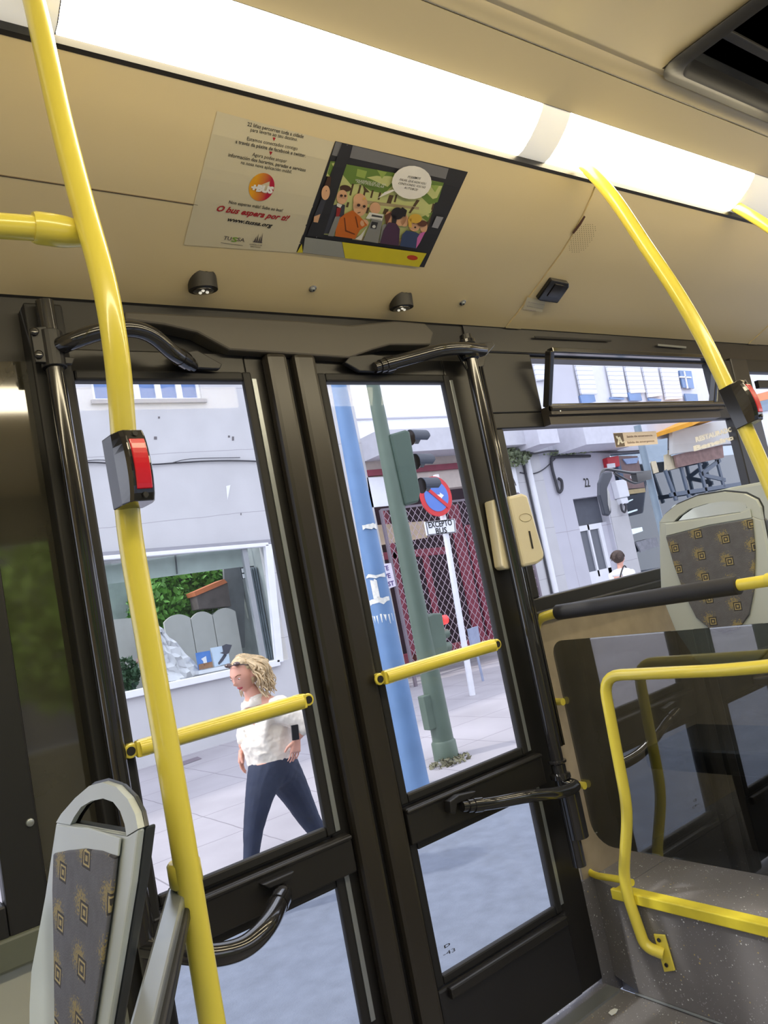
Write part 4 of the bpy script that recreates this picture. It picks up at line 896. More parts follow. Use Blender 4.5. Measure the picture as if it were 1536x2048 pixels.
mb = MB(); n = 26; a = SY(497, 1160, .5); b = SY(530, 1150, .5); b2 = SY(553, 1312, .5); vs = []
for i in range(n+1):
    x = a.x+(b2.x-a.x)*i/n; vs += [V((x, YF+.5+.03*math.sin(i*1.4), zb)), V((x, YF+.5+.03*math.sin(i*1.4), zt-.35))]
mb.add(vs, [(2*i, 2*i+2, 2*i+3, 2*i+1) for i in range(n)]); mb.build('cloth', mat('curtain_grey', (128, 140, 148), .8, noise=.15, nscale=5), t, smooth=True)
# crumpled white cloth
mb = MB(); base = SY(340, 1330, .6)
random.seed(3)
gx, gz = 12, 16; vs = []
for jx in range(gz+1):
    for i in range(gx+1):
        v = jx/gz; w = .12+.42*v; x = base.x-.28+ (v*.35)+ (i/gx-.5)*w*1.7; zz = zb+1.02*(1-v); vs.append(V((x+random.uniform(-.03, .03), YF+.55+random.uniform(-.09, .09)-.12*math.sin(i/gx*math.pi), zz+random.uniform(-.02, .02))))
mb.add(vs, [(jx*(gx+1)+i, jx*(gx+1)+i+1, (jx+1)*(gx+1)+i+1, (jx+1)*(gx+1)+i) for jx in range(gz) for i in range(gx)]); o = mb.build('draped_cloth', mat('white_cloth', (236, 236, 240), .8, noise=.05), label='crumpled white cloth draped in the shop window behind the yellow pole', cat='cloth', smooth=True)
# pictures
def picture(quad, c, label, marks):
    t = thing('picture', label, 'picture', SY(*quad[3], .42), 'pictures on the shop sill')
    MB().prism([SY(*q, .42) for q in quad], (0, .03, 0)).build('board', c, t)
    for nm, m_, sh_ in marks:
        mb = MB()
        for s_ in sh_: mb.poly([SY(*q, .415) for q in s_])
        mb.build(nm, m_, t)
BP = mat('picture_blue', (84, 132, 206), .5, noise=.15, nscale=6)
picture(((392, 1306), (420, 1301), (426, 1334), (398, 1340)), BP, 'small blue picture standing on the shop sill', [('brown_ground', mat('picture_brown', (150, 110, 80), .6, noise=.2), [((397, 1329), (424, 1323), (426, 1334), (398, 1340))]), ('white_figure', WHT, [((402, 1318), (412, 1312), (415, 1330), (409, 1334), (406, 1322))])])
picture(((422, 1296), (455, 1290), (460, 1326), (430, 1334)), mat('picture_pale', (206, 222, 240), .5, noise=.05), 'pale picture with a dark figure right of the blue one', [('dark_figure', mat('picture_dark', (80, 80, 92), .6, noise=.1), [((444, 1292), (452, 1288), (464, 1290), (458, 1306), (448, 1312)), ((448, 1308), (454, 1310), (446, 1322), (438, 1330), (436, 1326)), ((440, 1306), (450, 1302), (448, 1308))])])
mb = MB(); mb.bar(SY(394, 1346, .36), SY(452, 1334, .36), .14, .05); mb.build('display_ledge', WHT, label='narrow white ledge under the two pictures', cat='ledge')
t = thing('potted_plant', 'dark green plant at the lower left corner of the shop window', 'plant', SY(255, 1385, .35))
mb = MB(); leaves(mb, 500, SY(252, 1350, .38), (.19, .12, .26), .05); mb.build('foliage', mat('dark_leaf', (50, 84, 52), .5, noise=.3, nscale=8), t); MB().prism([SY(*q, .36) for q in ((236, 1352), (252, 1350), (256, 1384), (240, 1386))], (0, .1, 0)).build('pot', WHT, t)
# cables on facade
CAB = mat('black_cable', (60, 60, 66), .6, noise=.05)
mb = MB(); mb.tube([fY(140, 925, .03), fY(190, 925, .05), fY(230, 927, .03), fY(300, 929, .04), fY(350, 926, .03), fY(420, 922, .04), fY(500, 922, .03), fY(600, 928, .04)], .012, 8); mb.tube([fY(140, 928, .03), fY(180, 921, .06), fY(215, 921, .05), fY(250, 929, .03), fY(330, 928, .03), fY(380, 918, .06), fY(480, 915, .03)], .006, 8); mb.build('facade_cable', CAB, label='black cable stapled along the pale wall above the shop window', cat='cable', smooth=True)
mb = MB()
for q in ((148, 832, 8, 2), (318, 835, 2, 2), (311, 876, 3, 3), (458, 873, 2, 2), (466, 877, 2, 4), (482, 1028, 1, 2)):
    mb.poly([fY(q[0]-q[2], q[1]-q[3], .004), fY(q[0]+q[2], q[1]-q[3], .004), fY(q[0]+q[2], q[1]+q[3], .004), fY(q[0]-q[2], q[1]+q[3], .004)])
mb.build('wall_marks', mat('mark_grey', (110, 106, 110), .9, noise=.1), label='small dark chips scattered on the pale wall left of the poles', cat='wall marks', kind='stuff')
MB().poly([fY(452, 972, .004), fY(461, 970, .004), fY(455, 1000, .004)]).build('wall_patch', WHT, label='small white triangular patch on the pale wall', cat='patch')
MB().poly([onZ(352, 1527, SW+.004), onZ(395, 1513, SW+.004), onZ(404, 1517, SW+.004), onZ(356, 1534, SW+.004)]).build('manhole_cover', mat('manhole', (120, 110, 120), .8, noise=.1), label='dark rectangular access cover in the pavement behind the walking woman', cat='cover')
# ---- gated entrance between the buildings
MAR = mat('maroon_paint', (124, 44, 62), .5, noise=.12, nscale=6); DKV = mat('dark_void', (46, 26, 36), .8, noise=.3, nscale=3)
gz_ = lambda px, py, o=0: onY(px, py, YF+o)
gx0 = XE; gx1 = gz_(1010, 1290).x+1.2
t = thing('building', 'building with a maroon gated entrance under a protruding concrete slab', 'building', ((gx0+gx1)/2, YF, SW))
zs1 = fY(870, 870).z; zs0 = fY(880, 912).z
MB().box((gx0, YF-.55, zs0), (gx1+.6, YF+.4, zs1)).build('slab', mat('slab_grey', (196, 196, 204), .8, noise=.05), t)
mb = MB(); mb.box((gx0, YF+.02, zs1), (gx1+.6, YF+.3, 8.6)); mb.build('upper_wall', mat('bright_wall', (238, 238, 244), .8, noise=.03), t)
mb = MB(); zz = fY(800, 985).z; mb.box((gx0, YF+.05, zz), (gx1, YF+.3, zs0)); mb.build('lintel_wall', mat('beige_wall', (196, 184, 176), .8, noise=.08), t)
mb = MB(); mb.box((gx0, YF-.02, fY(790, 948).z), (gx1, YF+.05, fY(790, 936).z)); mb.build('maroon_beam', MAR, t)
mb = MB(); mb.prism([gz_(734, 955), gz_(800, 952), gz_(812, 1008), gz_(742, 1015)], (0, .04, 0)); mb.build('white_panel', WHT, t)
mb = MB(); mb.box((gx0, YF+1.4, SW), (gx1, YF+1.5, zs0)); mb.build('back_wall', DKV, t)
mb = MB(); mb.box((gx1, YF-.02, SW), (gx1+.9, YF+.3, zs0)); mb.build('side_pier', CON, t)
mb = MB()
for i in range(9):
    x = gx0+.2+i*.55; mb.box((x, YF+.0, zs1+1.2), (x+.02, YF+.02, 8.0))
for z_ in (zs1+.35, zs1+1.25, zs1+2.2): mb.box((gx0, YF-.005, z_), (gx1, YF+.02, z_+.025))
mb.build('facade_lines', mat('line_grey', (190, 190, 200), .8, noise=.02), t)
t = thing('gate', 'maroon metal gate with uprights and panels behind the wire mesh', 'gate', (gx0+1, YF+.6, SW))
mb = MB(); YG = YF+.5
def GG(px, py): return onY(px, py, YG)
for a, b, w in (((745, 1115), (900, 1100), .14), ((762, 1335), (1000, 1280), .28), ((850, 1110), (890, 1320), .12), ((905, 1010), (965, 1300), .26), ((770, 1020), (830, 1330), .10), ((935, 1050), (985, 1290), .12)): mb.bar(GG(*a), GG(*b), w, .06, (0, 1, 0))
mb.build('gate_frame', MAR, t, bevel=.01)
MB().prism([onY(*q, YG-.03) for q in ((755, 1050), (850, 1042), (855, 1075), (762, 1090))], (0, .02, 0)).build('notice_board', mat('cream_board', (196, 176, 150), .7, noise=.15, nscale=5), t)
t = thing('poster_sheet', 'small white and purple notice fixed on the mesh beside the blue post', 'notice', YP(780, 1180, YF-.13))
MB().prism([YP(*q, YF-.13) for q in ((764, 1128), (782, 1126), (792, 1172), (776, 1178))], (0, .01, 0)).build('sheet', mat('notice_white', (214, 208, 222), .7, noise=.05), t)
mb = MB()
for s_, a, b in (('TE', (766, 1142), (778, 1140)), ('VE', (768, 1158), (782, 1155)), ('EST', (772, 1174), (789, 1170))): text_on(mb, s_, YP(*a, YF-.135), YP(*b, YF-.135), (0, 0, 1), .08, .02)
mb.build('printed_text', mat('violet_ink', (70, 50, 120), .6, noise=.02), t)
t = thing('mesh_fence', 'galvanised chain-link mesh in front of the maroon gate', 'fence', (gx0+1.2, YF-.1, SW))
mb = MB(); fx0, fx1 = gx0+.06, gx1-.05; fz0, fz1 = SW+.25, fY(790, 1018).z; s_ = .18; hgt = fz1-fz0
k = -int(hgt/s_)-1
while fx0+k*s_*.8 < fx1:
    for sg in (1, -1):
        xa = fx0+k*s_*.8; pa = V((xa, 0, fz0)); pb = V((xa+hgt*.8, 0, fz1))
        if xa < fx0: pa = V((fx0, 0, fz0+(fx0-xa)/.8))
        if pb.x > fx1: pb = V((fx1, 0, fz0+(fx1-xa)/.8))
        if pb.z-pa.z < .03: continue
        if sg < 0: pa = V((fx0+fx1-pa.x, 0, pa.z)); pb = V((fx0+fx1-pb.x, 0, pb.z))
        mb.bar(pa+V((0, YF-.1+.006*sg, 0)), pb+V((0, YF-.1+.004*sg, 0)), .0065, .0065, (0, 1, 0))
    k += 1
mb.build('wire_mesh', mat('galvanised_wire', (180, 164, 176), .5, noise=.03), t)
mb = MB(); mb.bar((fx0, YF-.1, fz1), (fx1, YF-.1, fz1), .04, .04); mb.bar((fx1, YF-.1, SW), (fx1, YF-.1, fz1), .05, .05); mb.bar((fx0, YF-.1, SW), (fx0, YF-.1, fz1), .05, .05); mb.bar((fx0, YF-.1, fz0), (fx1, YF-.1, fz0), .04, .04); mb.build('mesh_frame', mat('mesh_frame', (120, 110, 120), .6, noise=.05), t)
# ---- poles on the pavement
yb_ = onZ(832, 1577, SW).y
BLU = mat('blue_post_paint', (102, 136, 180), .5, noise=.10, nscale=4)
bx0 = YP(833, 1577, yb_).x
t = thing('street_post', 'thick pale blue metal post with torn paper scraps on the pavement', 'post', (bx0, yb_, SW))
top = YP(677, 768, yb_); 
MB().tube([V((bx0, yb_, SW)), V((bx0+(top.x-bx0)*6.8/(top.z-SW), yb_, 6.5))], [.120, .026], 28, smooth=False).build('post_tube', BLU, t, smooth=True)
random.seed(11)
for i, (q, w, h) in enumerate((((742, 1052), .16, .04), ((747, 1152), .20, .03), ((743, 1180), .06, .16), ((752, 1203), .22, .05), ((757, 1240), .22, .08), ((763, 1258), .14, .05), ((772, 1297), .10, .06))):
    c = YP(*q, yb_-.11); mb = MB(); r_ = .100; a0 = -math.pi/2+(c.x-(bx0+(top.x-bx0)*.4))/r_*.6; n_ = 6; vs = []
    for k in range(n_+1):
        a = a0+(k/n_-.5)*w/r_; vs += [V((bx0+(top.x-bx0)*.42+r_*math.cos(a), yb_+r_*math.sin(a), c.z-h/2+random.uniform(-.012, .012))), V((bx0+(top.x-bx0)*.42+r_*math.cos(a), yb_+r_*math.sin(a), c.z+h/2+random.uniform(-.012, .012)))]
    mb.add(vs, [(2*k, 2*k+2, 2*k+3, 2*k+1) for k in range(n_)]); mb.build('paper_remnant', mat('paper_remnant', (228, 228, 222), .8, noise=.15, nscale=30), t)
yg = onZ(897, 1515, SW).y; GRN = mat('green_post_paint', (92, 108, 96), .5, noise=.08, nscale=5); gx = YP(893, 1515, yg).x; gt = YP(745, 765, yg)
t = thing('traffic_light', 'green traffic light post with three visored lamps and a small pedestrian signal', 'traffic light', (gx, yg, SW))
mb = MB(); mb.tube([V((gx, yg, SW)), V((gx+(gt.x-gx)*6.3/(gt.z-SW), yg, 6.0))], [.108, .044], 26, smooth=False); mb.build('post_tube', GRN, t, smooth=True)
MB().lathe((gx, yg, SW), (0, 0, 1), [(0, .125), (.16, .122), (.18, .107)], 26).build('post_base', GRN, t, smooth=True)
MB().box((gx-.17, yg-.05, YP(860, 1470, yg).z+.05), (gx-.07, yg+.05, YP(850, 1390, yg).z)).build('service_box', GRN, t, bevel=.01)
hx0, hx1 = YP(790, 870, yg).x, YP(822, 860, yg).x
zt_, zb_ = YP(800, 868, yg).z, YP(835, 1005, yg).z
hd_ = MB(); hd_.prism([YP(*q, yg-.10) for q in ((781, 868), (812, 859), (820, 862), (842, 985), (838, 1004), (812, 1010))], (0, .22, 0)); hd_.build('signal_head', mat('signal_green', (66, 86, 74), .5, noise=.08, nscale=5), t, bevel=.02)
for i, q in enumerate(((833, 876), (843, 924), (855, 972))):
    c = YP(q[0]-13, q[1], yg); mb = MB(); r_ = .088; seg = 16; vs = []
    for k in range(seg+1):
        a = -math.pi*.15+math.pi*1.3*k/seg; dy, dz = r_*math.cos(a), r_*math.sin(a); L = .21-.10*max(0, -math.sin(a)); vs += [V((c.x, yg+dy, c.z+dz)), V((c.x+L, yg+dy, c.z+dz-.01)), V((c.x+L, yg+dy*.93, c.z+dz*.93-.01)), V((c.x, yg+dy*.93, c.z+dz*.93))]
    mb.add(vs, [(4*k+j, 4*(k+1)+j, 4*(k+1)+(j+1) % 4, 4*k+(j+1) % 4) for k in range(seg) for j in range(4)]+[(0, 1, 2, 3), tuple(4*seg+j for j in range(4))]); mb.build('visor', mat('visor_dark', (60, 66, 78), .5, noise=.05), t)
    MB().lathe((c.x+.01, yg, c.z), (1, 0, 0), [(0, .08), (.02, .07), (.03, .03)], 20).build('lamp_lens', mat('lens_dark', (50, 40, 36), .2, noise=.05), t, smooth=True)
pd = MB(); pd.prism([YP(*q, yg-.08) for q in ((855, 1232), (868, 1226), (885, 1226), (897, 1300), (890, 1312), (868, 1312))], (0, .17, 0)); pd.build('pedestrian_signal', GRN, t, bevel=.015)
for i, q in enumerate(((886, 1240), (889, 1268), (893, 1294))):
    c = YP(*q, yg-.02); MB().lathe(c-V((.03, 0, 0)), (1, 0, 0), [(0, .05), (.07, .045), (.08, .02)], 18).build('signal_lamp', emit('red_signal', (1, .03, .03), 2.) if i == 0 else GRN, t, smooth=True)
# no-parking sign
yw = onZ(947, 1390, SW).y; wx = YP(945, 1390, yw).x; wt = YP(872, 965, yw)
t = thing('road_sign', 'round blue and red no-parking sign over an EXCEPTO BUS plate on a white post', 'road sign', (wx, yw, SW))
MB().tube([V((wx, yw, SW)), V((wt.x+.03, yw, YP(872, 950, yw).z))], .045, 18, smooth=False).build('post_tube', mat('white_post', (226, 228, 236), .5, noise=.04), t, smooth=True)
cs = YP(871, 993, yw-.07); R0 = .30
MB().lathe(cs, (0, -1, 0), [(0, R0), (.02, R0)], 40).build('red_ring', mat('sign_red', (206, 50, 56), .45, noise=.04), t); MB().lathe(cs+V((0, -.021, 0)), (0, -1, 0), [(0, R0*.76), (.004, R0*.76)], 40).build('blue_disc', mat('sign_blue', (90, 126, 206), .45, noise=.04), t)
MB().bar(cs+V((-.20, -.030, .17)), cs+V((.19, -.030, -.18)), .055, .006, (0, 1, 0)).build('red_slash', mat('sign_red', (206, 50, 56)), t)
MB().poly([cs+V(q) for q in ((.0, -.030, .02), (.07, -.030, .02), (.07, -.030, .05), (.14, -.030, .0), (.07, -.030, -.05), (.07, -.030, -.02), (0, -.030, -.02))]).build('white_arrow', WHT, t)
pq = [YP(*q, yw-.07) for q in ((849, 1044), (910, 1037), (913, 1065), (854, 1071))]
MB().prism(pq, (0, .02, 0)).build('text_plate', WHT, t, bevel=.004); mb = MB(); lp = [p+V((0, -.004, 0)) for p in pq]; cm_ = (lp[0]+lp[2])/2; ip = [cm_+(p-cm_)*.92 for p in lp]
for i in range(4): mb.bar(ip[i], ip[(i+1) % 4], .010, .002, (0, 1, 0))
text_on(mb, 'EXCEPTO', YP(858, 1056, yw-.075), YP(905, 1050, yw-.075), (0, 0, 1), .085, .02); text_on(mb, 'BUS', YP(873, 1068, yw-.075), YP(895, 1065, yw-.075), (0, 0, 1), .085, .02); mb.build('plate_lettering', INK, t)
mb = MB(); yb2 = yw+.8; mb.prism([YP(*q, yb2) for q in ((938, 1258), (956, 1252), (962, 1290), (945, 1296))], (0, .05, 0)); mb.tube([YP(950, 1290, yb2), YP(968, 1370, yb2)], .02, 8); mb.build('small_sign', mat('sign_greyblue', (150, 160, 186), .6, noise=.1), label='low grey sign board on a thin stake beyond the white post', cat='sign')
mb = MB(); a = onZ(880, 1505, SW+.003)
random.seed(5); leaves(mb, 160, onZ(900, 1522, SW+.015), (.26, .16, .02), .03); mb.build('weeds', mat('dry_weed', (120, 118, 96), .9, noise=.2), label='dry weeds around the foot of the green post', cat='weeds', kind='stuff')
# ---- right-hand buildings seen through window_1
t = thing('building', 'pale building with doorway 22, balconies and shuttered upper floor', 'building', (15, YF, SW))
rx = gx1+.9; CON2 = grid_mat('facade_render_right', (196, 196, 206), (172, 168, 178), 2.6, 1.9, 'X', 'Z', .014, .9, .06, 1.2)
dxa, dxb = fY(1146, 1000).x, fY(1208, 990).x; dzt = fY(1170, 995).z
zc_ = fY(1230, 860).z+.35; xcaf = fY(1293, 1000).x
mb = MB(); mb.box((rx, YF, SW), (dxa, YF+.3, zc_)); mb.box((dxa, YF, dzt), (dxb, YF+.3, zc_)); mb.box((dxb, YF, SW), (fY(1240, 1000).x+.0, YF+.3, zc_)); mb.box((fY(1240, 1000).x, YF, fY(1250, 905).z), (40, YF+.3, zc_)); mb.build('wall', CON2, t)
mb = MB(); mb.box((rx, YF+.05, zc_), (40, YF+.3, 11)); mb.build('upper_wall', mat('bright_wall2', (226, 226, 232), .8, noise=.03), t)
# balconies
for qs_, lb in ((((1000, 862), (1080, 862), (1080, 888), (1000, 890)), 1), (((1172, 835), (1300, 832), (1300, 880), (1176, 900)), 2)):
    zb0 = fY(*qs_[2]).z; zt0 = zb0+.55; xa, xb = onY(*qs_[3], YF-.9).x, onY(*qs_[2], YF-.9).x
    if lb == 1: xa = rx-.3
    MB().box((xa, YF-.9, onY(*qs_[2], YF-.9).z), (xb, YF, onY(*qs_[2], YF-.9).z+.55)).build('balcony', mat('balcony_pale', (206, 206, 216), .8, noise=.05), t)
# door 22
dw = MB(); MB().box((dxa, YF+.2, dzt-.75), (dxb, YF+.24, dzt)).build('transom', mat('transom_grey', (84, 88, 98), .4, noise=.08), t)
d_ = MB(); xg0, xg1 = fY(1155, 1050).x, fY(1195, 1045).x; zg1 = fY(1170, 1050).z
hatch_frame(d_, xg0, xg1+.25, SW+.1, zg1, .12, YF+.1, YF+.16); d_.box(((xg0+xg1+.25)/2-.03, YF+.1, SW+1.1), ((xg0+xg1+.25)/2+.03, YF+.16, zg1)); d_.box((xg0, YF+.1, SW), (xg1+.25, YF+.16, fY(1200, 1140).z)); dd = d_.build('entrance_door', WHT, t)
MB().box((xg0+.1, YF+.14, SW), (xg1+.2, YF+.15, zg1-.1)).build('door_glass', mat('door_glass_grey', (96, 100, 110), .3, noise=.05), dd); MB().box((xg1+.25, YF+.1, SW), (dxb, YF+.2, zg1)).build('reveal', CON2, t)
mb = MB(); text_on(mb, '22', fY(1170, 974, .01), fY(1181, 973, .01), (0, 0, 1), .20, .01); mb.build('house_number', INK, t)
mb = MB(); mb.tube([fY(1052, 915, .06), V((fY(1112, 1190, .06).x, YF-.06, SW))], .07, 14, smooth=False); mb.build('drainpipe', WHT, t, smooth=True)
mb = MB(); mb.tube([fY(1044, 915, .05), V((fY(1044, 915, .05).x, YF-.05, SW))], .02, 8, smooth=False); mb.build('thin_pipe', CAB, t, smooth=True)
# shutters: each slatted shutter is part of the building
SHU = grid_mat('slatted_shutter', (232, 234, 240), (196, 198, 208), 0, .11, 'X', 'Z', .02, .6, .02, 1)
for q in (((1146, 722), (1178, 724), (1192, 790), (1160, 790)), ((1210, 728), (1240, 728), (1252, 795), (1224, 795)), ((1246, 728), (1275, 728), (1288, 786), (1258, 788)), ((1281, 730), (1310, 732), (1322, 792), (1294, 796)), ((1318, 732), (1350, 734), (1362, 798), (1330, 800)), ((1064, 722), (1090, 722), (1092, 760), (1072, 762))):
    MB().prism([fY(*p, .0) for p in q], (0, -.05, 0)).build('shutter', SHU, t)
for q in (((1157, 792), (1184, 782), (1189, 804), (1162, 810)), ((1218, 795), (1246, 797), (1246, 800), (1218, 799)), ((1253, 786), (1278, 786), (1282, 802), (1258, 802)), ((1294, 797), (1320, 799), (1320, 803), (1296, 802)), ((1356, 742), (1380, 743), (1386, 778), (1364, 776)), ((1367, 788), (1392, 789), (1394, 806), (1371, 806))):
    w_ = MB().prism([fY(*p, .0) for p in q], (0, -.04, 0)).build('window', mat('upper_window_blue', (110, 140, 186), .2, noise=.2, nscale=1), t)
    a_, b_, c_, e_ = [fY(*p, .05) for p in q]; mb = MB()
    if (a_-e_).length > .4: mb.bar((a_+b_)/2, (e_+c_)/2, .05, .03, (0, 1, 0)); mb.bar(a_.lerp(e_, .35), b_.lerp(c_, .35), .04, .03, (0, 1, 0)); mb.build('glazing_bar', WHT, w_)
mb = MB(); mb.prism([fY(*p, .0) for p in ((1100, 720), (1132, 722), (1150, 810), (1100, 810))], (0, -.12, 0)); mb.build('rendered_pier', CON2, t)
# sign A and vine
t = thing('wall_sign', 'white vertical wall sign with letter A above the cream box', 'sign', fY(1030, 985, .1))
MB().prism([fY(*q, .10) for q in ((1012, 935), (1030, 932), (1041, 990), (1022, 992))], (0, .06, 0)).build('board', WHT, t)
mb = MB(); text_on(mb, 'A', fY(1022, 973, .11), fY(1033, 971, .11), (0, 0, 1), .30, .0); mb.build('letter', INK, t)
mb = MB(); random.seed(8); leaves(mb, 420, fY(1026, 912, .25), (.5, .15, .22), .06); leaves(mb, 160, fY(1140, 904, .1), (.9, .06, .05), .05); mb.build('climbing_vine', mat('vine_leaf', (128, 140, 110), .7, noise=.3, nscale=6), label='thin climbing vine tangled along the cables under the balcony', cat='vine', kind='stuff')
mb = MB()
for off in (0, .06, .12): mb.tube([fY(1040, 902, .05+off), fY(1065, 907, .05+off), fY(1100, 902, .05+off), fY(1140, 904, .05), fY(1180, 903, .08), fY(1230, 904, .05), fY(1300, 900, .05+off)], .022, 7)
mb.tube([fY(1180, 912, .05), fY(1112, 914, .06), fY(1103, 920, .06), fY(1105, 940, .06), fY(1112, 965, .06), fY(1118, 984, .06), fY(1124, 978, .06), fY(1123, 962, .06), fY(1117, 957, .06)], .032, 8)
mb.tube([fY(1040, 945, .04), fY(1062, 948, .04), fY(1085, 940, .04), fY(1110, 918, .05)], .012, 7); mb.build('facade_cable', CAB, label='black cables with a hooked loose end on the wall of doorway 22', cat='cable', smooth=True)
t = thing('alarm_box', 'small red box with white label under the right balcony', 'alarm box', fY(1215, 938))
MB().prism([fY(*q, .0) for q in ((1204, 918), (1228, 914), (1231, 935), (1208, 938))], (0, -.14, 0)).build('case', mat('box_red', (196, 40, 54), .5, noise=.05), t, bevel=.02); MB().prism([fY(*q, .15) for q in ((1214, 928), (1230, 926), (1231, 935), (1215, 936))], (0, .008, 0)).build('label_plate', WHT, t)
t = thing('meter_box', 'white electric meter box with a looped cable right of doorway 22', 'meter box', fY(1240, 1020))
MB().prism([fY(*q, .0) for q in ((1220, 964), (1241, 961), (1249, 995), (1229, 999))], (0, -.16, 0)).build('case', WHT, t, bevel=.02); MB().prism([fY(*q, .0) for q in ((1231, 999), (1246, 996), (1249, 1008), (1236, 1011))], (0, -.13, 0)).build('lower_case', WHT, t, bevel=.02); mb = MB(); mb.tube([fY(1242, 1008, .1), fY(1244, 1020, .12), fY(1250, 1024, .12), fY(1252, 1012, .12), fY(1246, 1006, .1)], .025, 8); mb.build('loop_cable', CAB, t, smooth=True)
# cafe front
CAF = glass('cafe_glass', (.5, .55, .6), 1.5, boost=2)
t = thing('cafe_front', 'dark glazed cafe front with orange awning and brown fascia', 'cafe', fY(1400, 1050))
cxa = fY(1250, 1000).x; MB().box((cxa, YF+1.6, SW), (40, YF+1.7, fY(1300, 905).z)).build('inner_wall', mat('cafe_inner', (52, 66, 82), .6, noise=.35, nscale=1.2), t)
MB().box((cxa, YF+.1, SW+.3), (40, YF+.12, fY(1250, 905).z)).build('glazing', CAF, t)
fas = MB(); fas.prism([fY(*q, .03) for q in ((1236, 912), (1275, 912), (1290, 975), (1250, 978))], (0, .06, 0)); fas.build('brown_fascia', mat('fascia_brown', (120, 98, 96), .6, noise=.08), t)
MB().prism([fY(*q, .05) for q in ((1231, 912), (1237, 911), (1254, 980), (1248, 982))], (0, .06, 0)).build('blue_jamb', mat('jamb_blue', (70, 92, 120), .5, noise=.05), t)
MB().prism([fY(*q, .04) for q in ((1252, 980), (1290, 976), (1291, 984), (1253, 989))], (0, .06, 0)).build('yellow_band', mat('band_yellow', (170, 152, 110), .6, noise=.1), t)
MB().prism([fY(*q, .06) for q in ((1246, 918), (1278, 915), (1274, 926), (1254, 928))], (0, .06, 0)).build('blue_patch', mat('patch_blue', (140, 160, 196), .6, noise=.1), t)
mb = MB(); text_on(mb, 'café', fY(1261, 957, .05), fY(1274, 955, .05), (0, 0, 1), .09, .02); mb.build('fascia_text', WHT, t)
aw = MB(); aw.prism([fY(*q, .0) for q in ((1312, 866), (1350, 848), (1400, 842), (1400, 850), (1345, 858), (1314, 874))], (0, -1.0, 0)); aw.build('awning', mat('awning_orange', (240, 170, 50), .6, noise=.04), t)
mb = MB(); mb.prism([fY(*q, .3) for q in ((1345, 862), (1455, 838), (1460, 885), (1400, 900), (1345, 908))], (0, .1, 0)); mb.build('pale_canopy', mat('canopy_pale', (206, 206, 202), .6, noise=.05, nscale=3), t)
mb = MB(); mb.prism([fY(*q, .2) for q in ((1350, 910), (1445, 888), (1448, 915), (1400, 925), (1356, 935))], (0, .06, 0)); mb.build('brick_band', mat('brick_band', (150, 122, 116), .8, noise=.25, nscale=5), t)
for q in (((1302, 923), (1312, 922), (1318, 944), (1308, 947)), ((1328, 900), (1340, 900), (1346, 938), (1330, 942)), ((1341, 912), (1350, 912), (1356, 936), (1346, 938))): MB().prism([fY(*p, .1) for p in q], (0, .02, 0)).build('cream_poster', mat('cream_poster', (220, 208, 176), .7, noise=.08), t)
mb = MB()
for a, b in (((1330, 940), (1352, 1000)), ((1362, 935), (1378, 995)), ((1398, 925), (1412, 985)), ((1432, 915), (1448, 975)), ((1340, 990), (1480, 968)), ((1400, 950), (1440, 920)), ((1405, 950), (1450, 960))): mb.bar(fY(*a, .08), fY(*b, .08), .10, .05, (0, 1, 0))
mb.build('mullions', mat('cafe_mullion', (92, 106, 124), .5, noise=.05), t)
mb = MB()
for q in (((1245, 1006), (1266, 998), (1266, 1000), (1246, 1009)), ((1250, 1026), (1275, 1018), (1275, 1021), (1251, 1029)), ((1263, 1058), (1284, 1054), (1286, 1062), (1268, 1068))): mb.prism([onY(*p, YF+.6) for p in q], (0, .05, 0))
mb.build('ceiling_lamps', emit('cafe_lamp', (1, 1, 1), 3), t)
mb = MB(); mb.prism([fY(*p, .05) for p in ((1272, 1084), (1312, 1074), (1318, 1092), (1282, 1104))], (0, .04, 0)); mb.build('grey_board', mat('grey_board', (130, 132, 140), .6, noise=.2, nscale=12), t)
# corner pillar
MB().prism([fY(*q, .02) for q in ((1215, 1000), (1250, 1000), (1290, 1180), (1256, 1190))], (0, .25, 0)).build('corner_pillar', CON, t)
# grey street post with mirror
ym = 6.4; pz = YP(1290, 880, ym); px_ = YP(1300, 960, ym).x
t = thing('street_post', 'slim grey-blue post beyond the right window carrying a black mirror bracket', 'post', (px_, ym, SW))
MB().tube([(px_, ym, SW), (px_, ym, YP(1285, 885, ym).z+.25)], .052, 16).build('post_tube', mat('post_greyblue', (120, 136, 150), .4, noise=.06), t, smooth=True)
MB().prism([YP(*q, ym) for q in ((1285, 885), (1335, 876), (1335, 908), (1292, 922))], (0, .05, 0)).build('post_board', mat('board_greyblue', (150, 166, 180), .5, noise=.06), t)
t = thing('large_mirror', 'large black vehicle mirror hanging from a bent double arm', 'mirror', YP(1215, 1030, ym))
mb = MB(); ym2 = ym-.08
mb.tube([YP(1285, 945, ym2), YP(1262, 946, ym2), YP(1235, 942, ym2), YP(1212, 939, ym2), YP(1204, 945, ym2), YP(1200, 965, ym2)], .022, 10); mb.tube([YP(1286, 962, ym2), YP(1268, 966, ym2), YP(1248, 957, ym2), YP(1228, 946, ym2)], .018, 10); mb.prism([YP(*q, ym2-.02) for q in ((1272, 944), (1302, 940), (1304, 958), (1276, 964))], (0, .09, 0)); mb.build('arm', BLK, t, smooth=True)
mb = MB(); mb.prism([YP(*q, ym2-.05) for q in ((1207, 944), (1225, 942), (1226, 952), (1216, 975), (1222, 1000), (1224, 1025), (1219, 1032), (1209, 1030), (1205, 1012), (1199, 990), (1199, 965))], (0, .05, 0)); mb.build('mirror_housing', mat('mirror_black', (52, 56, 68), .3, noise=.05), t, bevel=.02)
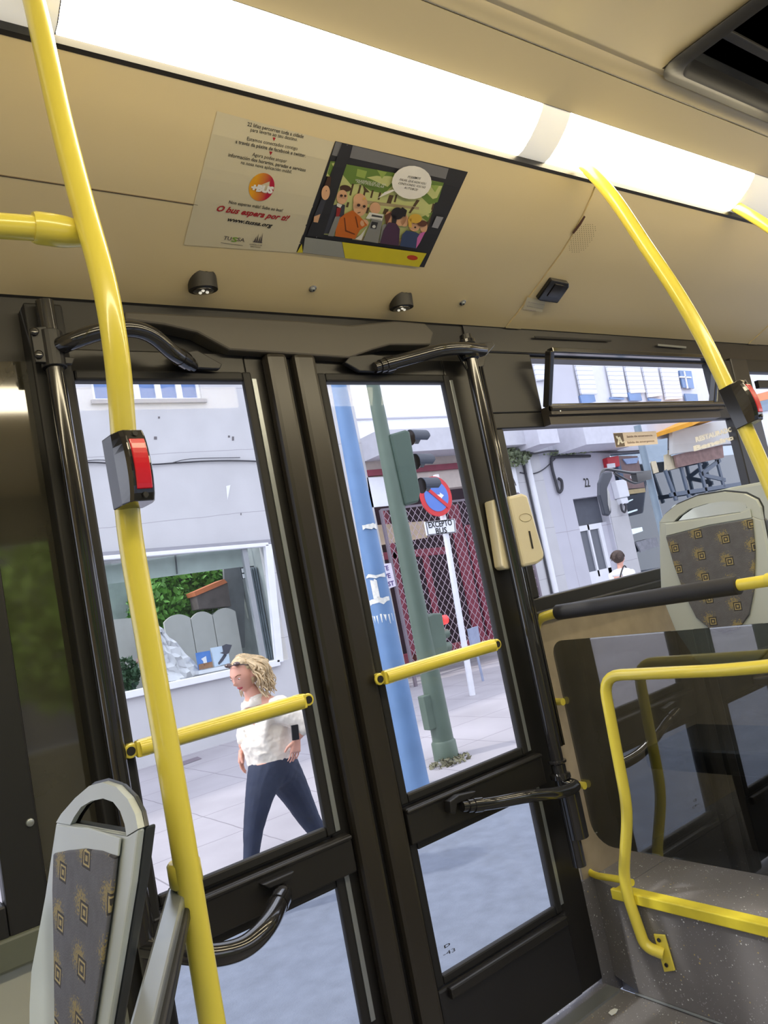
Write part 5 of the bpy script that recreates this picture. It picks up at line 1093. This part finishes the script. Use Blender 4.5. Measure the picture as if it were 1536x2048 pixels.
mb = MB(); mb.prism([YP(*q, ym2-.055) for q in ((1214, 975), (1219, 985), (1222, 1010), (1220, 1024), (1216, 1010))], (0, .005, 0)); mb.build('mirror_glass', CHR, t)
# white canopy & orange sign seen in window_3
t = thing('market_canopy', 'white canopy with an orange stripe seen at the far right window', 'canopy', YP(1560, 860, 8))
MB().prism([YP(*q, 8.) for q in ((1500, 730), (1700, 660), (1700, 930), (1510, 980))], (0, .1, 0)).build('canopy_cloth', WHT, t)
MB().prism([YP(*q, 7.95) for q in ((1500, 792), (1700, 740), (1700, 760), (1505, 806))], (0, .03, 0)).build('orange_stripe', mat('awning_orange2', (240, 150, 100), .6, noise=.04), t)
MB().prism([YP(*q, 7.95) for q in ((1505, 806), (1700, 762), (1700, 785), (1508, 826))], (0, .03, 0)).build('grey_stripe', mat('stripe_grey', (130, 150, 170), .6, noise=.04), t)
# ---- trees and low houses on the other side of the street (reflected in the dark glass)
random.seed(21)
TR = [(-9.0, -5.8, 'leafy street tree beyond the far side of the bus, leftmost'), (-5.2, -5.6, 'leafy street tree beyond the far side of the bus, second from left'), (-1.6, -6, 'leafy street tree beyond the far side of the bus, third from left'), (3.5, -9.5, 'leafy street tree beyond the far side of the bus, rightmost')]
for x, y, lb in TR:
    t = thing('street_tree', lb, 'tree', (x, y, SW-.12), 'trees across the street')
    MB().tube([(x, y, SW-.12), (x+.1, y, 1.4), (x, y+.1, 3.0)], [.16, .10], 12).build('trunk', mat('bark', (96, 82, 66), .9, noise=.2), t, smooth=True)
    mb = MB(); leaves(mb, 2200, (x, y, 2.0), (1.5, 1.2, 1.7), .15); mb.build('crown', LEAF2, t)
MB().box((-14, -16, SW-.15), (40, -14, 5.0)).build('far_building', mat('far_wall', (120, 116, 112), .8, noise=.1), kind='structure')
# ==================================================================== PEOPLE
from mathutils.bvhtree import BVHTree
def bake(o):
    dg = bpy.context.evaluated_depsgraph_get(); dg.update(); me = bpy.data.meshes.new_from_object(o.evaluated_get(dg)); old = o.data; bpy.data.objects.remove(o); return me
def skin_verts(J, E, Rr, root, extra=None, voxel=.006, smooth=4, noise=0):
    """skin modifier over a joint graph, extra meshes joined, all fused with a voxel remesh"""
    names = list(J); me = bpy.data.meshes.new('sk'); me.from_pydata([J[n] for n in names], [(names.index(a), names.index(b)) for a, b in E], [])
    o = bpy.data.objects.new('sk', me); C.objects.link(o); md = o.modifiers.new('s', 'SKIN'); md.use_smooth_shade = True
    for i, n in enumerate(names):
        r = Rr[n]; sv = me.skin_vertices[0].data[i]; sv.radius = r if isinstance(r, tuple) else (r, r); sv.use_root = (n == root)
    s = o.modifiers.new('sub', 'SUBSURF'); s.levels = 2; s.render_levels = 2
    a = bake(o)
    vs = [v.co.copy() for v in a.vertices]; fs = [list(p.vertices) for p in a.polygons]
    for ex in (extra or []):
        k = len(vs); vs += [V(v) for v in ex.v]; fs += [[i+k for i in f] for f in ex.f]
    m2 = bpy.data.meshes.new('r'); m2.from_pydata(vs, [], fs); o2 = bpy.data.objects.new('r', m2); C.objects.link(o2)
    rm_ = o2.modifiers.new('r', 'REMESH'); rm_.mode = 'VOXEL'; rm_.voxel_size = voxel; rm_.use_smooth_shade = True
    if smooth: sm_ = o2.modifiers.new('sm', 'SMOOTH'); sm_.factor = .5; sm_.iterations = smooth
    if noise:
        tx = bpy.data.textures.new('folds', 'CLOUDS'); tx.noise_scale = .075; dm = o2.modifiers.new('d', 'DISPLACE'); dm.texture = tx; dm.strength = noise; dm.mid_level = .5
    r = bake(o2); mb = MB(); mb.v = [v.co.copy() for v in r.vertices]; mb.f = [list(p.vertices) for p in r.polygons]; return mb
def frame(fwd, up):
    f = V(fwd).normalized(); s = f.cross(V(up)).normalized(); return f, s, s.cross(f).normalized()
def head_mesh(c, fwd, up, h=.115):
    f, s, u = frame(fwd, up); mb = MB(); n, m = 40, 48; vs = []
    g = lambda x, w: math.exp(-(x/w)**2)
    for i in range(n+1):
        th = math.pi*i/n; z = math.cos(th); rr = math.sin(th)
        for k in range(m):
            a = 2*math.pi*k/m; x = math.cos(a)*rr; y = math.sin(a)*rr
            X = x*.86; Y = y*.66; Z = z
            if z < 0: Y *= 1+.28*z; X *= 1+(.10*z if x > 0 else .34*z)         # jaw narrows
            if x > 0:
                X = min(X, .80)+ (X-min(X, .80))*.3
                X += .05*g(z-.22, .12)*g(y, .45)                     # brow
                X -= .07*g(z-.04, .10)*(g(y-.33, .14)+g(y+.33, .14))  # sockets
                X += .26*g(y, .10)*g(z+.22, .12)+.12*g(y, .08)*g(z+.06, .15)  # nose
                X += .07*g(z+.50, .07)*g(y, .2); X -= .03*g(z+.57, .03)*g(y, .2); X += .06*g(z+.63, .06)*g(y, .2)*.8
                X += .12*g(z+.86, .14)*g(y, .22)                     # chin
            vs.append(c+f*X*h+s*Y*h+u*Z*h)
    mb.add(vs, [(i*m+k, (i+1)*m+k, (i+1)*m+(k+1) % m, i*m+(k+1) % m) for i in range(n) for k in range(m)])
    for sg in (-1, 1):
        mb.ball(c+s*sg*.66*h-f*.08*h-u*.08*h, (.02, .012, .03), 10)
    return mb, (f, s, u)
def hand_mesh(w, d, pal, L=.17, curl=.5, thumb=1):
    """palm + four unequal fingers + thumb; d = pointing, pal = palm normal"""
    d = V(d).normalized(); pal = V(pal); pal = (pal-d*pal.dot(d)).normalized(); s = d.cross(pal).normalized(); mb = MB()
    pe = w+d*L*.50
    for q in (-.34, -.1, .12, .34): mb.tube([w+s*q*L*.22, w+d*L*.25+s*q*L*.42, pe+s*q*L*.55], [.017, .014], 10, smooth=False)
    for q, l, r in ((-.55, .40, .0075), (-.19, .47, .008), (.17, .44, .008), (.52, .34, .007)):
        p = pe+s*q*L*.40; dd = d.copy(); pts = [p-d*.01]
        for k in range(3):
            a = curl*(.35+.35*k); dd = (d*math.cos(a)+pal*math.sin(a)).normalized(); p = p+dd*l*L*(.42, .33, .25)[k]; pts.append(p)
        mb.tube(pts, [r, r*.72], 8, smooth=False)
    b = w+d*L*.14+s*thumb*L*.2; mb.tube([b, b+(d*.6+s*thumb*.6+pal*.3).normalized()*L*.25, b+(d*.85+s*thumb*.45+pal*.4).normalized()*L*.46], [.012, .0075], 10, smooth=False)
    return mb
SKIN = mat('skin', (226, 168, 148), .55, noise=.05, nscale=14)
JEAN = mat('dark_denim', (44, 52, 74), .85, noise=.12, nscale=10, bump=.2, bscale=200); CRJ = mat('cream_jacket', (240, 232, 220), .8, noise=.04, nscale=8, bump=.25, bscale=22)
YW = 4.84
w = lambda px, py, dy=0: onY(px, py, YW+dy)
gz = lambda p: V((p.x, p.y, SW+.045))
J = dict(pel=w(552, 1534), waist=w(541, 1498), chest=w(536, 1450), top=w(532, 1414), neck=w(508, 1394), skull=w(494, 1368, -.01),
    ls=w(556, 1414, -.15), le=w(610, 1452, -.25), lw=w(593, 1478, -.24), rs=w(506, 1418, .13), re=w(490, 1468, .16), rw=w(483, 1500, .13),
    lh=w(528, 1550, -.085), lk=w(508, 1645, -.09), la=w(500, 1740, -.08), rh=w(572, 1550, .085), rk=w(622, 1645, .08), ra=w(672, 1712, .09))
J['lt'] = gz(J['la']+V((-.15, -.01, 0))); J['lhe'] = gz(J['la']+V((.03, 0, 0))); J['rt'] = J['ra']+V((-.09, -.01, -.12)); 
J['rt'].z = max(J['rt'].z, SW+.03)
E = [('pel', 'waist'), ('waist', 'chest'), ('chest', 'top'), ('top', 'neck'), ('neck', 'skull'), ('top', 'ls'), ('ls', 'le'), ('le', 'lw'), ('top', 'rs'), ('rs', 're'), ('re', 'rw'), ('pel', 'lh'), ('lh', 'lk'), ('lk', 'la'), ('la', 'lt'), ('pel', 'rh'), ('rh', 'rk'), ('rk', 'ra'), ('ra', 'rt')]
E2 = [e for e in E]; Rr = dict(pel=.125, waist=.115, chest=.14, top=.10, neck=.055, skull=.055, ls=.062, le=.042, lw=.026, rs=.055, re=.040, rw=.026, lh=.095, lk=.056, la=.036, rh=.095, rk=.056, ra=.036, lt=.03, rt=.03, lhe=.03)
del J['lhe']
hc = w(487, 1349, -.01)
hm, (hf, hs_, hu) = head_mesh(hc, (-.90, -.34, -.26), (-.22, -.05, 1), .113)
hA = hand_mesh(J['lw'], J['lw']*0+V((-.25, .15, -1)), (-.3, 1, 0), .165, .6, -1); hB = hand_mesh(J['rw'], V((-.25, -.05, -1)), (.6, -.5, 0), .165, .7, 1)
t = skin_verts(J, E, Rr, 'pel', [hm, hA, hB], .0055, 2).build('person', SKIN, smooth=True, label='woman with wavy blond hair, cream jacket and dark jeans striding past the shop', cat='person')
org[t.name] = org[t.name]
def sub(names, grow, over=None):
    Jn = {n: J[n] for n in names}; En = [e for e in E if e[0] in Jn and e[1] in Jn]; Rn = {n: Rr[n]+grow for n in names}; Rn.update(over or {}); return Jn, En, Rn
Jn, En, Rn = sub(['waist', 'chest', 'top', 'ls', 'le', 'lw', 'rs', 're', 'rw'], .022, dict(lw=.042, rw=.042, waist=.150, chest=.180, top=.140, ls=.098, rs=.088, le=.074, re=.066))
for a in ('lw', 'rw'): Jn[a] = Jn[a]*.82+Jn[a[0]+'e']*.18
jk = MB(); jk.tube([w(534, 1478), w(537, 1496), w(545, 1521)], [.172, .160], 24, smooth=False); jk.tube([w(512, 1402), w(508, 1393)], [.10, .075], 18, smooth=False)
col_ = MB(); 
jm = skin_verts(Jn, En, Rn, 'chest', [jk], .007, 3, .030); jo = jm.build('jacket', CRJ, t, smooth=True)
cm2 = MB(); nk = J['neck']; 
for k in range(16):
    a = -2.3+4.6*k/15; 
ring = []
for k in range(15):
    a = math.pi*.30+math.pi*1.5*k/14; d0 = V((-math.cos(a), math.sin(a)*.9, 0)); ring += [nk+V((.01, 0, -.055))+d0*.085, nk+V((.02, 0, .018))+d0*.075, nk+V((.0, 0, -.045))+d0*.115]
cm2.add(ring, [(3*k, 3*k+3, 3*k+4, 3*k+1) for k in range(14)]+[(3*k+1, 3*k+4, 3*k+5, 3*k+2) for k in range(14)]); cm2.build('collar', CRJ, jo, smooth=True, solid=.006)
Jn, En, Rn = sub(['pel', 'waist', 'lh', 'lk', 'la', 'rh', 'rk', 'ra'], .010, dict(waist=.145, pel=.166, lh=.122, rh=.132, lk=.073, rk=.073, la=.046, ra=.046)); Jn['waist'] = Jn['waist']*.6+J['pel']*.4
skin_verts(Jn, En, Rn, 'pel', None, .007, 3, .008).build('jeans', JEAN, t, smooth=True)
SHOE = mat('pale_shoe', (222, 222, 226), .6, noise=.05)
for an, tn in (('la', 'lt'), ('ra', 'rt')):
    mb = MB(); A = J[an]; T = J[tn]; fl_ = V((A.x+.035, A.y, T.z-.005)); mb.tube([A-V((0, 0, .03)), fl_, T*.55+fl_*.45, T], [.045, .034], 14, smooth=False); mb.build('shoe', SHOE, t, smooth=True)
bv = BVHTree.FromPolygons(jm.v, jm.f)
def on_mesh(bv, px, py, off=.003):
    r = ray(px, py).normalized(); h = bv.ray_cast(O, r); return (h[0]-r*off) if h[0] else None
mb = MB()
for q in (((496, 1412), (498, 1411), (497, 1418), (495, 1418)), ((501, 1412), (513, 1411), (513, 1413), (508, 1419), (505, 1419), (509, 1413), (501, 1415))):
    pts = [on_mesh(bv, *p) for p in q]
    if all(pts): mb.poly(pts)
if mb.v: mb.build('jacket_print', mat('navy_print', (30, 40, 80), .7, noise=.02), jo)
# face details
hd_ = lambda x, y, z: hc+hf*x*.113+hs_*y*.113+hu*z*.113
bvh = BVHTree.FromPolygons(hm.v, hm.f)
def on_face(y, z, off=.0015):
    h = bvh.ray_cast(hd_(2, y, z), -hf); return h[0]+hf*off
for y in (-.31, .31):
    p = on_face(y, .05); MB().ball(p-hf*.003, (.008, .008, .005), 10).build('eye', mat('eye_white', (230, 226, 220), .3, noise=.01), t, smooth=True); MB().ball(p+hf*.0035, (.0038, .0038, .0038), 8).build('iris', mat('iris', (50, 40, 36), .2, noise=.01), t, smooth=True)
    mb = MB(); mb.tube([on_face(y-.14, .22), on_face(y, .27), on_face(y+.14, .22)], .0026, 6); mb.build('eyebrow', mat('brow', (130, 92, 60), .8, noise=.05), t, smooth=True)
mb = MB(); mb.tube([on_face(-.2, -.53, 0), on_face(-.08, -.50, .001), on_face(0, -.515, .001), on_face(.08, -.50, .001), on_face(.2, -.53, 0)], .0038, 8); mb.tube([on_face(-.17, -.56, 0), on_face(0, -.60, .001), on_face(.17, -.56, 0)], .0038, 8); mb.build('lips', mat('lips', (186, 74, 84), .4, noise=.03), t, smooth=True)
HAIR = mat('blond_hair_strands', (204, 180, 142), .55, noise=.3, nscale=40, bump=.4, bscale=300)
random.seed(12); mb = MB()
cap_c = hd_(-.16, 0, .14); cp = MB(); n_, m_ = 14, 24; vs = []
for i in range(n_+1):
    th = math.pi*.80*i/n_
    for k in range(m_):
        a = 2*math.pi*k/m_; x = math.cos(a)*math.sin(th); 
        lim = 1.0 if not (x > .25 and i > n_*.42) else .80
        vs.append(cap_c+(hf*x*.90*lim+hs_*math.sin(a)*math.sin(th)*.80*lim+hu*math.cos(th)*.98)*.113)
mb.add(vs, [(i*m_+k, (i+1)*m_+k, (i+1)*m_+(k+1) % m_, i*m_+(k+1) % m_) for i in range(n_) for k in range(m_)])
for k in range(230):
    a = random.uniform(1.95, 4.9); th = random.uniform(.15, 1.25)
    p0 = cap_c+(hf*math.cos(a)*math.sin(th)*.93+hs_*math.sin(a)*math.sin(th)*.83+hu*math.cos(th)*1.0)*.113
    p1 = cap_c+(hf*math.cos(a)*1.0+hs_*math.sin(a)*.92)*.113*random.uniform(1.0, 1.42)+hu*random.uniform(-.02, .03)
    fall = random.uniform(.10, .205); pts = [p0, p1]; out = (hf*math.cos(a)+hs_*math.sin(a))*.019
    for q in range(1, 5): pts.append(p1+V((.012*q, 0, -1)).normalized()*fall*q/4+out*math.sin(q*1.9+k)+out*.4*q+V((random.uniform(-.008, .008), random.uniform(-.008, .008), 0)))
    mb.tube(pts, [.0085, .003], 6)
mb.build('hair', HAIR, t, smooth=True)
# sunglasses pushed up on the head
sg = MB(); 
for y in (-.36, .36): sg.ball(hd_(.52, y, .88), (.024, .024, .015), 12)
sg.tube([hd_(.55, -.5, .85), hd_(.66, 0, .88), hd_(.55, .5, .85), hd_(-.1, .8, .45)], .004, 6); sg.tube([hd_(.55, -.5, .85), hd_(-.1, -.8, .45)], .004, 6, smooth=False)
sg.build('sunglasses', mat('sunglass_brown', (70, 44, 40), .15, coat=.4, noise=.02), label='brown sunglasses pushed up on the walking woman\'s blond hair', cat='sunglasses', smooth=True)
c = w(589, 1466, -.275); mb = MB(); mb.bar(c+V((0, 0, -.045)), c+V((0.01, 0, .05)), .05, .012, (0, 1, 0)); mb.build('phone', mat('phone_black', (34, 34, 38), .3, noise=.02), label='small black phone held in the walking woman\'s hand at her hip', cat='phone', bevel=.003)
# ---- second person, beyond the right window
Y2 = 8.0; w2 = lambda px, py, dy=0: onY(px, py, Y2+dy)
hc2 = w2(1238, 1116); bx, by = hc2.x-.02, hc2.y; hz_ = hc2.z
g = lambda x, y, z: V((bx+x, by+y, z))
sh = hz_-.25; hp = SW+.86
J = dict(pel=g(0, 0, hp), waist=g(0, 0, hp+.16), chest=g(-.01, 0, sh-.12), top=g(-.01, 0, sh), neck=g(0, 0, sh+.05), skull=g(.02, 0, hz_-.05),
    ls=g(0, .17, sh-.02), le=g(.02, .21, sh-.28), lw=g(.14, .19, sh-.46), rs=g(-.02, -.17, sh-.02), re=g(-.03, -.22, sh-.28), rw=g(.08, -.20, sh-.48),
    lh=g(0, .09, hp-.03), lk=g(.08, .09, SW+.46), la=g(.02, .09, SW+.08), lt=g(.16, .09, SW+.035), rh=g(0, -.09, hp-.03), rk=g(.0, -.09, SW+.46), ra=g(-.16, -.09, SW+.10), rt=g(-.03, -.09, SW+.035))
hm2, (hf, hs_, hu) = head_mesh(hc2, (.95, -.25, -.1), (0, 0, 1), .115)
hA = hand_mesh(J['lw'], (.4, 0, -1), (0, -1, 0), .165, .6, 1); hB = hand_mesh(J['rw'], (.3, 0, -1), (0, 1, 0), .165, .6, 1)
t = skin_verts(J, E2, Rr, 'pel', [hm2, hA, hB], .008, 2).build('person', SKIN, smooth=True, label='short-haired person in a white top with a black shoulder strap beyond the right window', cat='person')
Jn, En, Rn = sub(['waist', 'chest', 'top', 'ls', 'le', 'rs', 're', 'pel'], .02, dict(waist=.145, chest=.165, top=.135, pel=.14, ls=.10, rs=.10))
nk2 = MB(); nk2.ball(J['top']+V((0, 0, .0)), (.12, .20, .085), 20); nk2.tube([J['top'], J['neck']+V((0, 0, .015))], [.10, .068], 16, smooth=False)
jm2 = skin_verts(Jn, En, Rn, 'chest', [nk2], .009, 3, .015); jm2.build('white_top', mat('white_shirt', (240, 240, 244), .8, noise=.03), t, smooth=True)
Jn, En, Rn = sub(['pel', 'lh', 'lk', 'la', 'rh', 'rk', 'ra'], .015, dict(pel=.138)); skin_verts(Jn, En, Rn, 'pel', None, .009, 3).build('trousers', mat('dark_trousers', (50, 52, 62), .8, noise=.05), t, smooth=True)
for an, tn in (('la', 'lt'), ('ra', 'rt')):
    mb = MB(); A = J[an]; T = J[tn]; fl_ = V((A.x-.035, A.y, T.z-.005)); mb.tube([A-V((0, 0, .03)), fl_, T*.55+fl_*.45, T], [.045, .034], 12, smooth=False); mb.build('shoe', BLKM, t, smooth=True)
mb = MB(); hh = hc2-hf*.018+hu*.022; random.seed(4)
mb.ball(hh, (.118, .098, .112), 18)
for k in range(90):
    a = random.uniform(.9, 5.4); th = random.uniform(.1, 1.7); d0 = (hf*math.cos(a)*math.sin(th)*.112+hs_*math.sin(a)*math.sin(th)*.09+hu*math.cos(th)*.105); p0 = hh+d0*.95; mb.tube([p0, p0+d0*.22+V((0, 0, -.02)), p0+d0*.25+V((0, 0, -.055))], [.012, .005], 5)
mb.build('hair', mat('dark_brown_hair', (70, 56, 50), .7, noise=.3, nscale=30), t, smooth=True)
mb = MB(); s0 = g(-.09, -.155, sh+.075); mb.tube([g(.06, -.08, sh+.05), g(-.03, -.10, sh+.11), g(-.13, -.08, sh+.0), g(-.165, -.02, sh-.2)], .011, 8); mb.build('shoulder_strap', BLKM, t, smooth=True)

# ---- pieces that are parts in their own right
def split_loose(o):
    me = o.data; n = len(me.vertices); par = list(range(n))
    def fd(i):
        while par[i] != i: par[i] = par[par[i]]; i = par[i]
        return i
    for p in me.polygons:
        a = fd(p.vertices[0])
        for v in p.vertices[1:]: par[fd(v)] = a
    g = {}
    for p in me.polygons: g.setdefault(fd(p.vertices[0]), []).append(list(p.vertices))
    if len(g) < 2 or len(g) > 20: return
    base = o.name.split('.')[0]; cos = [v.co.copy() for v in me.vertices]; sm_ = me.polygons[0].use_smooth
    for i, fs in enumerate(g.values()):
        ids = sorted({v for f in fs for v in f}); mp = {v: k for k, v in enumerate(ids)}
        m2 = bpy.data.meshes.new(base); m2.from_pydata([cos[v] for v in ids], [], [[mp[v] for v in f] for f in fs]); m2.materials.append(me.materials[0])
        for p in m2.polygons: p.use_smooth = sm_
        if i == 0: o.data = m2
        else: o2 = o.copy(); o2.data = m2; C.objects.link(o2)
SPL = {'bolt', 'screw', 'guide_rod', 'ceiling_lamps', 'white_squares', 'printed_face', 'hat', 'brown_hair', 'blond_hair', 'dark_coat', 'newspaper', 'outline_mark', 'grey_machine', 'foliage', 'foliage_light', 'trunk', 'post_glint', 'bus_side_yellow', 'grey_band', 'window_view', 'mullions', 'jacket_line', 'newsprint', 'reflection_strip', 'dark_figure', 'rib', 'led', 'stay', 'black_hair'}
for o in list(C.objects):
    if o.type == 'MESH' and o.parent and o.name.split('.')[0] in SPL and not o.children: split_loose(o)
for o in C.objects:
    if o.name.startswith('ceiling_lamps'): o.name = 'ceiling_lamp'
    if o.name.startswith('mullions'): o.name = 'mullion'
    if o.name.startswith('white_squares'): o.name = 'white_square'
